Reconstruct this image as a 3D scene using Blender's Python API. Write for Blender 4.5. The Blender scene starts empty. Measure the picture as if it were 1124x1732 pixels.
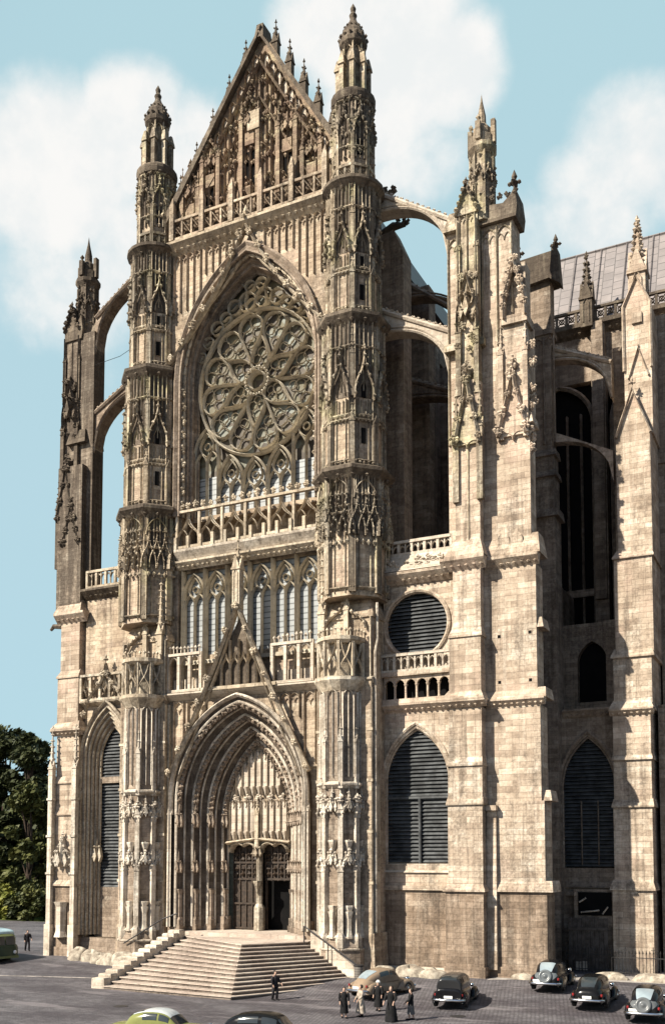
import bpy, math, random
from math import sin, cos, pi, radians, sqrt, tan, atan2, acos
from mathutils import Matrix, Vector
RND = random.Random(11)
SC = bpy.context.scene
COL = SC.collection

# ---------------------------------------------------------------- camera
cam_d = bpy.data.cameras.new("camera"); cam = bpy.data.objects.new("camera", cam_d); COL.objects.link(cam)
cam.location = (38.8, -63.2, 9.1)
cam.rotation_euler = (radians(94.0), 0, radians(26.5))
cam_d.sensor_fit = 'VERTICAL'; cam_d.sensor_height = 24.0; cam_d.sensor_width = 24.0
cam_d.lens = 24.0*1700/1732; cam_d.shift_y = 0.2720
cam_d.clip_end = 3000
SC.camera = cam

# ---------------------------------------------------------------- light
SUN_AZ, SUN_EL = 33.0, 39.0          # degrees west of south, degrees up
sv = Vector((-sin(radians(SUN_AZ))*cos(radians(SUN_EL)), -cos(radians(SUN_AZ))*cos(radians(SUN_EL)), sin(radians(SUN_EL))))
sun_d = bpy.data.lights.new("sun", 'SUN'); sun_d.energy = 5.0; sun_d.angle = radians(0.5); sun_d.color = (1, 0.93, 0.80)
sun = bpy.data.objects.new("sun", sun_d); COL.objects.link(sun)
sun.rotation_euler = sv.to_track_quat('Z', 'Y').to_euler()
SC.view_settings.view_transform = 'Standard'; SC.view_settings.look = 'None'
SC.view_settings.exposure = 1.1; SC.view_settings.gamma = 1.0
SC.cycles.max_bounces = 4; SC.cycles.diffuse_bounces = 2; SC.cycles.glossy_bounces = 2
SC.cycles.transparent_max_bounces = 4

class NT:                                       # little node-graph writer
    def __init__(s, tree): s.t = tree; tree.nodes.clear()
    def n(s, typ, **kw):
        x = s.t.nodes.new(typ)
        for k, v in kw.items(): setattr(x, k, v)
        return x
    def set(s, sock, v):
        if isinstance(v, bpy.types.NodeSocket): s.t.links.new(v, sock)
        else: sock.default_value = v
    def math(s, op, a, b=0.0, c=None):
        x = s.n('ShaderNodeMath', operation=op); s.set(x.inputs[0], a); s.set(x.inputs[1], b)
        if c is not None: s.set(x.inputs[2], c)
        return x.outputs[0]
    def vmath(s, op, a, b=(0, 0, 0)):
        x = s.n('ShaderNodeVectorMath', operation=op); s.set(x.inputs[0], a); s.set(x.inputs[1], b)
        return x.outputs['Value'] if op in ('DOT_PRODUCT', 'LENGTH') else x.outputs[0]
    def mix(s, f, a, b, mode='MIX'):
        x = s.n('ShaderNodeMix', data_type='RGBA', blend_type=mode); s.set(x.inputs[0], f)
        s.set(x.inputs[6], a if isinstance(a, bpy.types.NodeSocket) else (*a, 1)[:4]); s.set(x.inputs[7], b if isinstance(b, bpy.types.NodeSocket) else (*b, 1)[:4])
        return x.outputs[2]
    def rng(s, v, a, b, c=0.0, d=1.0, smooth=True):
        x = s.n('ShaderNodeMapRange', interpolation_type='SMOOTHSTEP' if smooth else 'LINEAR')
        s.set(x.inputs[0], v)
        for i, k in enumerate((a, b, c, d)): s.set(x.inputs[i+1], k)
        return x.outputs[0]
    def noise(s, vec, scale, detail=4.0, rough=0.6):
        x = s.n('ShaderNodeTexNoise'); s.set(x.inputs['Vector'], vec); x.inputs['Scale'].default_value = scale
        x.inputs['Detail'].default_value = detail; x.inputs['Roughness'].default_value = rough
        return x.outputs['Fac']
    def ramp(s, f, stops):
        x = s.n('ShaderNodeValToRGB'); s.set(x.inputs[0], f); e = x.color_ramp.elements
        while len(e) < len(stops): e.new(0.5)
        for k, (p, c) in enumerate(stops): e[k].position = p; e[k].color = (*c, 1)
        return x.outputs[0]

# ---------------------------------------------------------------- sky
world = bpy.data.worlds.new("World"); SC.world = world; world.use_nodes = True
def make_sky():
    g = NT(world.node_tree)
    out = g.n('ShaderNodeOutputWorld'); bg = g.n('ShaderNodeBackground')
    sky = g.n('ShaderNodeTexSky', sky_type='NISHITA', sun_disc=False, sun_elevation=radians(SUN_EL), sun_rotation=radians(180+SUN_AZ))
    sky.air_density = 1.0; sky.dust_density = 0.6; sky.ozone_density = 1.0
    dirn = g.n('ShaderNodeTexCoord').outputs['Generated']
    base = g.mix(1.0, sky.outputs[0], (1.0, 1.0, 1.0), 'MULTIPLY')
    up = g.n('ShaderNodeSeparateXYZ'); g.set(up.inputs[0], dirn)
    x, y, z = up.outputs
    # pale turquoise veil, added north only so facade shade stays dark
    north = g.rng(y, -0.1, 0.6)
    veil = g.ramp(z, [(0.0, (3.7, 5.5, 6.2)), (0.35, (3.9, 5.6, 6.2)), (0.75, (3.7, 5.5, 6.0))])
    base = g.mix(g.math('MULTIPLY', north, 0.92), base, veil)
    # cumulus: groups of puffs at their own bearings, edges broken by noise
    nz = g.noise(dirn, 7.0, 7.0, 0.58); nz2 = g.noise(dirn, 22.0, 5.0, 0.6)
    puffs = CLOUDS
    tot = None
    for (dx, dy, dz, r, w) in puffs:
        d = g.vmath('DISTANCE', dirn, (dx, dy, dz))
        m = g.math('MULTIPLY', g.rng(d, r, r*0.25), w)
        tot = m if tot is None else g.math('MAXIMUM', tot, m)
    f = g.math('ADD', tot, g.math('ADD', g.math('MULTIPLY_ADD', nz, 1.1, -0.55), g.math('MULTIPLY_ADD', nz2, 0.4, -0.2)))
    f = g.rng(f, 0.28, 0.86)
    cl = g.mix(g.rng(nz2, 0.35, 0.65), (6.7, 6.9, 6.9), (7.4, 7.35, 7.2))
    col = g.mix(f, base, cl)
    g.set(bg.inputs[0], col); bg.inputs[1].default_value = 0.06
    g.t.links.new(bg.outputs[0], out.inputs[0])
NT_vd = NT.vmath
def _vm(s, op, a, b=(0, 0, 0)):
    x = s.n('ShaderNodeVectorMath', operation=op); s.set(x.inputs[0], a); s.set(x.inputs[1], b)
    return x.outputs['Value'] if op in ('DOT_PRODUCT', 'LENGTH', 'DISTANCE') else x.outputs[0]
NT.vmath = _vm
CLOUDS = [(-0.5604, 0.6070, 0.5635, 0.1157, 1.00), (-0.4959, 0.6326, 0.5949, 0.0849, 1.00), (-0.4581, 0.6628, 0.5923, 0.0694, 0.90), (-0.5759, 0.6482, 0.4981, 0.1157, 0.75), (-0.5231, 0.6696, 0.5273, 0.1003, 0.80), (-0.5574, 0.5824, 0.5917, 0.0463, 0.75), (-0.2909, 0.7090, 0.6424, 0.1003, 1.00), (-0.2579, 0.7285, 0.6346, 0.0694, 1.00), (-0.3254, 0.6821, 0.6549, 0.0694, 0.90), (-0.2963, 0.7473, 0.5948, 0.0849, 0.65), (-0.3163, 0.7193, 0.6185, 0.0771, 0.90), (-0.1338, 0.8068, 0.5755, 0.0926, 0.80), (-0.1607, 0.8190, 0.5508, 0.0926, 0.80), (-0.2157, 0.8171, 0.5346, 0.0771, 0.60), (-0.3525, 0.6630, 0.6605, 0.0540, 0.60), (-0.1352, 0.7693, 0.6244, 0.0309, 0.30), (-0.5916, 0.6756, 0.4401, 0.0926, 0.45), (-0.1133, 0.8218, 0.5583, 0.0617, 0.70)]
make_sky()

# ---------------------------------------------------------------- materials
def new_mat(name):
    m = bpy.data.materials.new(name); m.use_nodes = True
    g = NT(m.node_tree); out = g.n('ShaderNodeOutputMaterial'); b = g.n('ShaderNodeBsdfPrincipled')
    g.t.links.new(b.outputs[0], out.inputs[0])
    return m, g, b
def stone(name, cols, soot=0.5, sootcol=(0.055, 0.043, 0.034), course=0.33, block=0.72, seed=0.0, streak=0.5, mortar=0.32, rough=0.92, tintcol=None, tint=0.0, zsoot=None):
    m, g, b = new_mat(name)
    geo = g.n('ShaderNodeNewGeometry'); P = geo.outputs['Position']; N = geo.outputs['True Normal']
    T = g.vmath('NORMALIZE', g.vmath('CROSS_PRODUCT', (0, 0, 1), N))
    u = g.vmath('DOT_PRODUCT', P, T)
    sp = g.n('ShaderNodeSeparateXYZ'); g.set(sp.inputs[0], P)
    cb = g.n('ShaderNodeCombineXYZ'); g.set(cb.inputs[0], u); g.set(cb.inputs[1], sp.outputs[2]); cb.inputs[2].default_value = seed
    br = g.n('ShaderNodeTexBrick'); g.set(br.inputs['Vector'], cb.outputs[0])
    br.inputs['Color1'].default_value = (0, 0, 0, 1); br.inputs['Color2'].default_value = (1, 1, 1, 1); br.inputs['Mortar'].default_value = (0.5, 0.5, 0.5, 1)
    br.inputs['Scale'].default_value = 1.0; br.inputs['Mortar Size'].default_value = 0.010; br.inputs['Mortar Smooth'].default_value = 0.4
    br.inputs['Brick Width'].default_value = block; br.inputs['Row Height'].default_value = course
    br.offset = 0.5
    off = g.vmath('ADD', P, (seed*7.3, seed*3.1, seed*5.7))
    big = g.noise(off, 0.16, 5.0, 0.65); mid = g.noise(off, 0.9, 5.0, 0.65); fine = g.noise(off, 5.0, 4.0, 0.7)
    sc = g.vmath('MULTIPLY', off, (1.6, 1.6, 0.13)); st = g.noise(sc, 1.0, 5.0, 0.65)
    big2 = g.noise(g.vmath('MULTIPLY', off, (0.28, 0.28, 1.5)), 0.8, 5.0, 0.65)
    f = g.math('ADD', g.math('MULTIPLY', br.outputs['Color'], 0.13), g.math('ADD', g.math('MULTIPLY', mid, 0.30), g.math('ADD', g.math('MULTIPLY', big, 0.36), g.math('MULTIPLY', big2, 0.40))))
    col = g.ramp(f, [(0.36, cols[0]), (0.52, cols[1]), (0.64, cols[2]), (0.77, cols[3])])
    if tintcol:
        col = g.mix(g.math('MULTIPLY', g.rng(g.noise(off, 0.35, 3.0), 0.5, 0.68), tint), col, tintcol)
    sraw = g.math('ADD', g.math('MULTIPLY', st, 0.55*streak+0.2), g.math('ADD', g.math('MULTIPLY', big, 0.5), g.math('MULTIPLY', fine, 0.28)))
    lo = 1.02 - 0.55*soot
    sf = g.rng(sraw, lo*0.62+0.10, lo*0.62+0.36)
    col = g.mix(g.math('MULTIPLY', sf, min(1.0, 0.55+0.45*soot)), col, sootcol)
    s2 = g.noise(g.vmath('MULTIPLY', g.vmath('ADD', off, (13, 7, 3)), (2.3, 2.3, 0.09)), 1.0, 5.0, 0.7)
    col = g.mix(g.math('MULTIPLY', g.rng(s2, 0.54, 0.66), 0.62*streak+0.12), col, tuple(k*1.3 for k in sootcol))
    col = g.mix(g.math('MULTIPLY', g.rng(s2, 0.46, 0.34), 0.35*streak), col, tuple(min(0.8, k*1.12) for k in cols[3]))
    col = g.mix(g.math('MULTIPLY', br.outputs['Fac'], mortar), col, tuple(c*0.40 for c in cols[1]))
    col = g.mix(g.rng(fine, 0.3, 0.75, 0.0, 0.38), col, g.mix(1.0, col, (0.55, 0.52, 0.5), 'MULTIPLY'))
    g.set(b.inputs['Base Color'], col); b.inputs['Roughness'].default_value = rough
    b.inputs['Specular IOR Level'].default_value = 0.15
    bump = g.n('ShaderNodeBump'); bump.inputs['Strength'].default_value = 0.7; bump.inputs['Distance'].default_value = 0.06
    g.set(bump.inputs['Height'], g.math('ADD', g.math('MULTIPLY', fine, 1.0), g.math('MULTIPLY', br.outputs['Fac'], -0.5)))
    g.set(b.inputs['Normal'], bump.outputs[0])
    return m
def plain(name, c1, c2=None, scale=3.0, rough=0.6, metal=0.0, spec=0.3, bump=0.0):
    m, g, b = new_mat(name)
    P = g.n('ShaderNodeNewGeometry').outputs['Position']
    n = g.noise(P, scale, 5.0, 0.65)
    c2 = c2 or tuple(k*0.6 for k in c1)
    g.set(b.inputs['Base Color'], g.mix(g.rng(n, 0.32, 0.7), c2, c1))
    b.inputs['Roughness'].default_value = rough; b.inputs['Metallic'].default_value = metal; b.inputs['Specular IOR Level'].default_value = spec
    if bump:
        bp = g.n('ShaderNodeBump'); bp.inputs['Strength'].default_value = bump; bp.inputs['Distance'].default_value = 0.05
        g.set(bp.inputs['Height'], n); g.set(b.inputs['Normal'], bp.outputs[0])
    return m
def striped(name, ca, cb_, period, axis_z=True, noise_amt=0.5, rough=0.5):
    m, g, b = new_mat(name)
    P = g.n('ShaderNodeNewGeometry').outputs['Position']
    sp = g.n('ShaderNodeSeparateXYZ'); g.set(sp.inputs[0], P)
    w = g.math('FRACT', g.math('DIVIDE', sp.outputs[2] if axis_z else sp.outputs[0], period))
    n = g.noise(P, 1.3, 4.0)
    c = g.mix(g.rng(w, 0.72, 0.86, smooth=False), ca, cb_)
    c = g.mix(g.math('MULTIPLY', g.rng(n, 0.35, 0.7), noise_amt), c, tuple(0.5*k for k in ca))
    g.set(b.inputs['Base Color'], c); b.inputs['Roughness'].default_value = rough
    return m
M = {}
M['pier']   = stone('pier limestone', [(0.145,0.108,0.08),(0.33,0.255,0.19),(0.49,0.398,0.305),(0.69,0.605,0.50)], soot=0.47, seed=1, streak=0.5, course=0.40, block=0.95, mortar=0.42, tintcol=(0.58,0.43,0.34), tint=0.4)
M['facade'] = stone('facade limestone', [(0.12,0.086,0.062),(0.33,0.252,0.18),(0.49,0.392,0.285),(0.66,0.57,0.44)], soot=0.58, seed=2, tintcol=(0.50,0.37,0.29), tint=0.4, block=1.1, mortar=0.3)
M['carved'] = stone('carved limestone', [(0.13,0.10,0.07),(0.40,0.325,0.235),(0.58,0.49,0.37),(0.72,0.65,0.53)], soot=0.55, seed=3, block=3.0, course=1.2, mortar=0.15)
M['turret'] = stone('turret limestone', [(0.10,0.075,0.055),(0.36,0.285,0.20),(0.57,0.475,0.35),(0.74,0.665,0.53)], soot=0.60, seed=4, streak=0.7, tintcol=(0.46,0.43,0.22), tint=0.5, block=1.2, course=0.5, mortar=0.3)
M['weather'] = stone('blackened limestone', [(0.05,0.04,0.032),(0.12,0.095,0.07),(0.20,0.16,0.12),(0.34,0.29,0.21)], soot=0.75, seed=5, block=1.4, course=0.6, mortar=0.3)
M['lichen_shade'] = stone('lichened and shade-dark limestone', [(0.065,0.052,0.04),(0.19,0.148,0.11),(0.31,0.25,0.19),(0.48,0.41,0.32)], soot=0.66, seed=15, mortar=0.3, streak=0.8)  # weathered pier stone, also the painted recess shade of the turrets
M['base'] = stone('brown base courses', [(0.11,0.08,0.058),(0.23,0.168,0.12),(0.33,0.25,0.185),(0.50,0.41,0.32)], soot=0.56, seed=16, course=0.40, block=0.95, mortar=0.42, streak=0.6)
M['gable']  = stone('gable limestone', [(0.09,0.062,0.046),(0.25,0.175,0.125),(0.37,0.28,0.19),(0.54,0.47,0.30)], soot=0.60, seed=6, block=1.2, mortar=0.3)
M['white']  = stone('pale new limestone', [(0.26,0.21,0.16),(0.41,0.345,0.275),(0.52,0.45,0.365),(0.64,0.575,0.49)], soot=0.34, seed=7, block=1.3, course=0.5, mortar=0.3)
M['old']    = stone('old brown limestone', [(0.10,0.075,0.055),(0.23,0.175,0.13),(0.33,0.26,0.20),(0.46,0.39,0.31)], soot=0.55, seed=8)
M['step']   = stone('step stone', [(0.24,0.185,0.15),(0.39,0.315,0.26),(0.50,0.43,0.355),(0.62,0.55,0.475)], soot=0.20, seed=9, block=1.6, course=5.0, mortar=0.4)
M['soot_shade'] = stone('soot-stained and shade-dark limestone', [(0.035,0.028,0.022),(0.085,0.066,0.05),(0.15,0.118,0.09),(0.30,0.245,0.185)], soot=0.72, seed=12, block=1.2, course=0.5, mortar=0.25)  # soot stain, with shade of the portal hollows painted in
M['shaft'] = stone('washed pale shafts', [(0.24,0.195,0.15),(0.46,0.39,0.31),(0.61,0.535,0.44),(0.74,0.68,0.58)], soot=0.40, seed=13, block=3.0, course=1.0, mortar=0.15, streak=0.7)
M['tracery'] = stone('rose tracery stone', [(0.24,0.20,0.15),(0.40,0.345,0.26),(0.50,0.44,0.34),(0.60,0.54,0.43)], soot=0.25, seed=10, block=3.0, course=1.2, mortar=0.1)
M['louvre'] = striped('grey window boards', (0.25,0.262,0.262), (0.05,0.053,0.054), 0.42)
M['slat']   = plain('dark slate louvre', (0.088,0.092,0.094), (0.032,0.033,0.034), 1.5, rough=0.5)
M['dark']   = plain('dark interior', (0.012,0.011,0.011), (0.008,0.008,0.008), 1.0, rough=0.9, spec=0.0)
M['wood']   = plain('dark oak', (0.055,0.036,0.024), (0.02,0.014,0.010), 4.0, rough=0.6, bump=0.6)
def rose_glass():
    m, g, b = new_mat('leaded rose glass')
    P = g.n('ShaderNodeNewGeometry').outputs['Position']
    v = g.n('ShaderNodeTexVoronoi'); g.set(v.inputs['Vector'], P); v.inputs['Scale'].default_value = 1.6
    n = g.noise(P, 0.5, 3.0)
    c = g.ramp(g.math('ADD', g.math('MULTIPLY', v.outputs['Color'], 0.6), g.math('MULTIPLY', n, 0.5)), [(0.2, (0.03,0.024,0.019)), (0.45, (0.085,0.068,0.052)), (0.62, (0.12,0.105,0.065)), (0.8, (0.19,0.20,0.175))])
    g.set(b.inputs['Base Color'], c); b.inputs['Roughness'].default_value = 0.6; b.inputs['Specular IOR Level'].default_value = 0.2
    return m
M['glass'] = rose_glass()
def roof_mat(name, c1, c2):
    m, g, b = new_mat(name)
    P = g.n('ShaderNodeNewGeometry').outputs['Position']
    sp = g.n('ShaderNodeSeparateXYZ'); g.set(sp.inputs[0], P)
    cb = g.n('ShaderNodeCombineXYZ'); g.set(cb.inputs[0], sp.outputs[2]); g.set(cb.inputs[1], sp.outputs[0])
    br = g.n('ShaderNodeTexBrick'); g.set(br.inputs['Vector'], cb.outputs[0])
    br.inputs['Color1'].default_value = (*c1, 1); br.inputs['Color2'].default_value = (*c2, 1); br.inputs['Mortar'].default_value = (*[k*0.3 for k in c2], 1)
    br.inputs['Scale'].default_value = 1.0; br.inputs['Brick Width'].default_value = 0.85; br.inputs['Row Height'].default_value = 0.9; br.inputs['Mortar Size'].default_value = 0.035
    n = g.noise(P, 0.8, 5.0)
    g.set(b.inputs['Base Color'], g.mix(g.rng(n, 0.35, 0.7, 0.0, 0.6), br.outputs[0], tuple(k*0.55 for k in c1))); b.inputs['Roughness'].default_value = 0.6
    return m
M['leaddark'] = roof_mat('old dark lead', (0.07,0.06,0.06), (0.05,0.045,0.045))
M['lead'] = roof_mat('lead roof', (0.22,0.19,0.18), (0.17,0.15,0.145))

# ---------------------------------------------------------------- mesh builder
class MB:
    def __init__(s): s.v = []; s.f = []; s.M = None
    def add(s, vs, fs):
        o = len(s.v)
        if s.M is not None:
            m = s.M; s.v.extend([tuple(m @ Vector(p)) for p in vs])
        else: s.v.extend(vs)
        s.f.extend([tuple(i+o for i in f) for f in fs])
    def box(s, x0, x1, y0, y1, z0, z1):
        s.add([(x0,y0,z0),(x1,y0,z0),(x1,y1,z0),(x0,y1,z0),(x0,y0,z1),(x1,y0,z1),(x1,y1,z1),(x0,y1,z1)],
              [(3,2,1,0),(4,5,6,7),(0,1,5,4),(1,2,6,5),(2,3,7,6),(3,0,4,7)])
    def wedge(s, x0, x1, y0, y1, z0, z1, dx=0.0, dy=0.0, dyb=0.0):       # box whose top is drawn in
        s.add([(x0,y0,z0),(x1,y0,z0),(x1,y1,z0),(x0,y1,z0),(x0+dx,y0+dy,z1),(x1-dx,y0+dy,z1),(x1-dx,y1-dyb,z1),(x0+dx,y1-dyb,z1)],
              [(3,2,1,0),(4,5,6,7),(0,1,5,4),(1,2,6,5),(2,3,7,6),(3,0,4,7)])
    def prism(s, poly, y0, y1):                                 # polygon in (x,z), counter-clockwise seen from -y
        n = len(poly)
        vs = [(p[0], y0, p[1]) for p in poly] + [(p[0], y1, p[1]) for p in poly]
        fs = [tuple(range(n)), tuple(range(2*n-1, n-1, -1))] + [(i, i+n, (i+1) % n + n, (i+1) % n) for i in range(n)]
        s.add(vs, fs)
    def lathe(s, cx, cy, prof, n=8, ph=0.0, cap=True):
        vs = []; fs = []
        for (r, z) in prof:
            for k in range(n):
                a = ph + 2*pi*k/n; vs.append((cx+r*cos(a), cy+r*sin(a), z))
        for j in range(len(prof)-1):
            for k in range(n):
                k2 = (k+1) % n; fs.append((j*n+k, j*n+k2, (j+1)*n+k2, (j+1)*n+k))
        if cap: fs.append(tuple(range(n-1, -1, -1))); fs.append(tuple((len(prof)-1)*n+k for k in range(n)))
        s.add(vs, fs)
    def loft(s, A, B, flip=False):
        n = len(A); fs = [((i, i+1, n+i+1, n+i) if not flip else (n+i, n+i+1, i+1, i)) for i in range(n-1)]
        s.add(list(A)+list(B), fs)
    def bar(s, pts, w, d, y, closed=False):                     # moulded tracery bar along a curve in the (x,z) plane
        n = len(pts); vs = []; fs = []
        for i in range(n):
            a = pts[(i-1) % n] if (closed or i) else pts[i]; b = pts[(i+1) % n] if (closed or i < n-1) else pts[i]
            tx, tz = b[0]-a[0], b[1]-a[1]; L = sqrt(tx*tx+tz*tz) or 1; nx, nz = -tz/L, tx/L
            x, z = pts[i]; h = w/2
            vs += [(x+nx*h, y, z+nz*h), (x+nx*h, y-d*0.5, z+nz*h), (x, y-d, z), (x-nx*h, y-d*0.5, z-nz*h), (x-nx*h, y, z-nz*h)]
        m = n if closed else n-1
        for i in range(m):
            a, b = i*5, ((i+1) % n)*5
            for k in range(4): fs.append((a+k, a+k+1, b+k+1, b+k))
        if not closed: fs.append((0,1,2,3,4)); fs.append(tuple(reversed([(n-1)*5+k for k in range(5)])))
        s.add(vs, fs)
    def tube(s, pts, rad, n=6, cap=True):
        P = [Vector(p) for p in pts]; m = len(P); rr = rad if isinstance(rad, (list, tuple)) else [rad]*m
        vs = []; fs = []; prev = None
        for i in range(m):
            t = (P[min(i+1, m-1)]-P[max(i-1, 0)]).normalized()
            ref = prev if prev is not None else (Vector((0, 0, 1)) if abs(t.z) < 0.9 else Vector((1, 0, 0)))
            a = t.cross(ref); a = a.normalized() if a.length > 1e-6 else t.orthogonal().normalized(); b = a.cross(t).normalized(); prev = b
            for k in range(n):
                q = 2*pi*k/n; vs.append(tuple(P[i] + (a*cos(q)+b*sin(q))*rr[i]))
        for i in range(m-1):
            for k in range(n):
                k2 = (k+1) % n; fs.append((i*n+k, (i+1)*n+k, (i+1)*n+k2, i*n+k2))
        if cap: fs.append(tuple(range(n))); fs.append(tuple((m-1)*n+k for k in range(n-1, -1, -1)))
        s.add(vs, fs)
    def blob(s, x, y, z, r, k=1.0, rz=None):                    # carved leaf knob
        if r > 0.21 and rz is None:                             # larger leaves open into a tuft
            for i in range(5):
                an = 1.256*i+RND.random(); s.blob(x+0.55*r*cos(an), y-0.25*r*RND.random(), z+0.6*r*sin(an), r*(0.42+0.16*RND.random()), 0.8+0.5*RND.random(), RND.random()*pi)
            s.blob(x, y-0.2*r, z, r*0.5, 1.0, 0.3); return
        a = RND.random()*pi if rz is None else rz; c, q = cos(a)*r, sin(a)*r
        h = r*k
        s.add([(x+c,y+q,z),(x-q,y+c,z),(x-c,y-q,z),(x+q,y-c,z),(x,y,z+h),(x,y,z-h)],
              [(0,1,4),(1,2,4),(2,3,4),(3,0,4),(1,0,5),(2,1,5),(3,2,5),(0,3,5)])
    def obj(s, name, mat, parent=None, smooth=False):
        me = bpy.data.meshes.new(name); me.from_pydata(s.v, [], s.f); me.materials.append(mat)
        if smooth: me.polygons.foreach_set('use_smooth', [True]*len(me.polygons))
        me.update()
        o = bpy.data.objects.new(name, me); COL.objects.link(o)
        if parent is not None: o.parent = parent
        return o
def frame(cx, cy, th, z=0.0): return Matrix.Translation((cx, cy, z)) @ Matrix.Rotation(radians(th), 4, 'Z')
def tag(o, label=None, cat=None, group=None, kind=None):
    if label: o['label'] = label
    if cat: o['category'] = cat
    if group: o['group'] = group
    if kind: o['kind'] = kind
    return o
def empty(name, loc, rz=0.0, **kw):
    o = bpy.data.objects.new(name, None); COL.objects.link(o); o.location = loc; o.rotation_euler = (0, 0, rz)
    return tag(o, **kw)

# ---------------------------------------------------------------- gothic shapes (local frame: x along the wall, -y outwards, z up)
def arch(w, rise, xc=0.0, z0=0.0, n=12):
    R = (rise*rise+(w/2)**2)/w; th = acos(max(-1, min(1, (R-w/2)/R))); L = []
    for i in range(n+1):
        t = pi-th*i/n; L.append((xc+R-w/2+R*cos(t), z0+R*sin(t)))
    L[-1] = (xc, z0+rise)
    return L + [(2*xc-x, z) for (x, z) in reversed(L[:-1])]
def bez(p0, p1, p2, p3, n=8):
    return [tuple((1-t)**3*a+3*(1-t)**2*t*b+3*(1-t)*t*t*c+t**3*d for a, b, c, d in zip(p0, p1, p2, p3)) for t in [i/n for i in range(n+1)]]
def ogee(w, h, xc=0.0, z0=0.0, n=7):
    L = bez((xc-w/2, z0), (xc-w/2, z0+0.62*h), (xc-0.06*w, z0+0.42*h), (xc, z0+h), n)
    return L + [(2*xc-x, z) for (x, z) in reversed(L[:-1])]
def circle(x, z, r, n=14, a0=0.0, a1=2*pi): return [(x+r*cos(a0+(a1-a0)*i/n), z+r*sin(a0+(a1-a0)*i/n)) for i in range(n if a1-a0 > 6.28 else n+1)]
def crockets(mb, pts, y, step=0.7, r=0.16, skip=0.3):
    d = skip
    for (a, b) in zip(pts[:-1], pts[1:]):
        L = sqrt((b[0]-a[0])**2+(b[1]-a[1])**2)
        while d < L:
            t = d/L; mb.blob(a[0]+(b[0]-a[0])*t, y-r*0.4, a[1]+(b[1]-a[1])*t+r*0.3, r*(0.75+0.5*RND.random()), 1.2); d += step
        d -= L
def finial(mb, x, y, z, h):
    mb.lathe(x, y, [(0.05*h, z), (0.05*h, z+0.3*h), (0.2*h, z+0.42*h), (0.07*h, z+0.55*h), (0.13*h, z+0.66*h), (0.0, z+h)], 5)
    for k in range(4): mb.blob(x+0.2*h*cos(k*pi/2), y+0.2*h*sin(k*pi/2), z+0.42*h, 0.11*h)
def cresting(mb, x0, x1, z, y, n, h):
    for i in range(n):
        x = x0+(x1-x0)*(i+0.5)/n; k = h*(0.8+0.4*RND.random())
        mb.blob(x, y, z+k*0.5, min(0.42*(x1-x0)/n, k*0.4), 1.3)
        mb.box(x-0.03, x+0.03, y-0.03, y+0.03, z, z+k*0.5)
def band(mb, x0, x1, z, y, h=0.3, d=0.16, leaf=0.0):
    mb.prism_y = None
    mb.add([(x0,y,z),(x1,y,z),(x1,y-d,z+h*0.5),(x0,y-d,z+h*0.5),(x1,y-d,z+h*0.75),(x0,y-d,z+h*0.75),(x1,y,z+h),(x0,y,z+h)],
           [(0,1,2,3),(3,2,4,5),(5,4,6,7),(0,3,5,7),(1,6,4,2)])
    if leaf:
        n = max(1, int((x1-x0)/leaf))
        for i in range(n): mb.blob(x0+(x1-x0)*(i+0.5)/n, y-d*0.7, z+h*0.2, leaf*0.36)
def gablet(mb, xc, w, z0, h, y, d=0.3, bw=0.12, cr=0.14, fin=0.6, ogv=True, fill=False):
    pts = ogee(w, h, xc, z0) if ogv else [(xc-w/2, z0), (xc, z0+h), (xc+w/2, z0)]
    mb.bar(pts, bw, d, y)
    if fill: mb.prism([(p[0], p[1]) for p in reversed(pts)] if False else [(xc+w/2, z0)]+list(reversed(pts))[1:], y-d*0.35, y)
    if cr: crockets(mb, pts[:len(pts)//2+1], y-d*0.7, max(0.4, h*0.22), cr); crockets(mb, list(reversed(pts[len(pts)//2:])), y-d*0.7, max(0.4, h*0.22), cr)
    if fin: finial(mb, xc, y-d*0.5, z0+h, fin)
def pinnacle(mb, cx, cy, w, z0, zs, zt, rot=0.0, cr=True):
    mb_M = mb.M; base = mb_M if mb_M is not None else Matrix.Identity(4)
    mb.M = base @ frame(cx, cy, rot)
    h = w/2; mb.box(-h, h, -h, h, z0, zs); mb.box(-h*1.25, h*1.25, -h*1.25, h*1.25, zs-0.12*w, zs+0.1*w)
    for k in range(4):
        mb.M = base @ frame(cx, cy, rot+90*k)
        mb.prism([(-h*1.1, zs), (h*1.1, zs), (0, zs+w*1.6)], -h*1.15, -h*0.7)
        if w > 0.5: mb.bar([(-h*0.5, z0+w*0.4), (-h*0.5, zs-w*0.5), (0, zs), (h*0.5, zs-w*0.5), (h*0.5, z0+w*0.4)], w*0.12, w*0.1, -h)
    mb.M = base @ frame(cx, cy, rot)
    mb.lathe(0, 0, [(h*0.95, zs), (h*0.12, zt-w*0.4), (h*0.12, zt)], 6)
    if cr:
        n = max(2, int((zt-zs)/0.55))
        for i in range(n):
            t = (i+0.6)/(n+0.8); r = h*(0.95-0.83*t)
            for k in range(4): mb.blob((r+w*0.07)*cos(k*pi/2+pi/4), (r+w*0.07)*sin(k*pi/2+pi/4), zs+(zt-zs)*t, w*0.15+0.02, 1.1)
    mb.blob(0, 0, zt-w*0.1, w*0.26, 1.0); mb.blob(0, 0, zt+w*0.2, w*0.13, 2.2)
    mb.M = mb_M
def statue(mb, x, y, z, h):
    mb.lathe(x, y, [(0.15*h, z), (0.17*h, z+0.1*h), (0.13*h, z+0.5*h), (0.17*h, z+0.75*h), (0.07*h, z+0.84*h), (0.085*h, z+0.93*h), (0.03*h, z+h)], 7, RND.random())
    mb.blob(x, y-0.12*h, z+0.6*h, 0.1*h)
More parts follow.
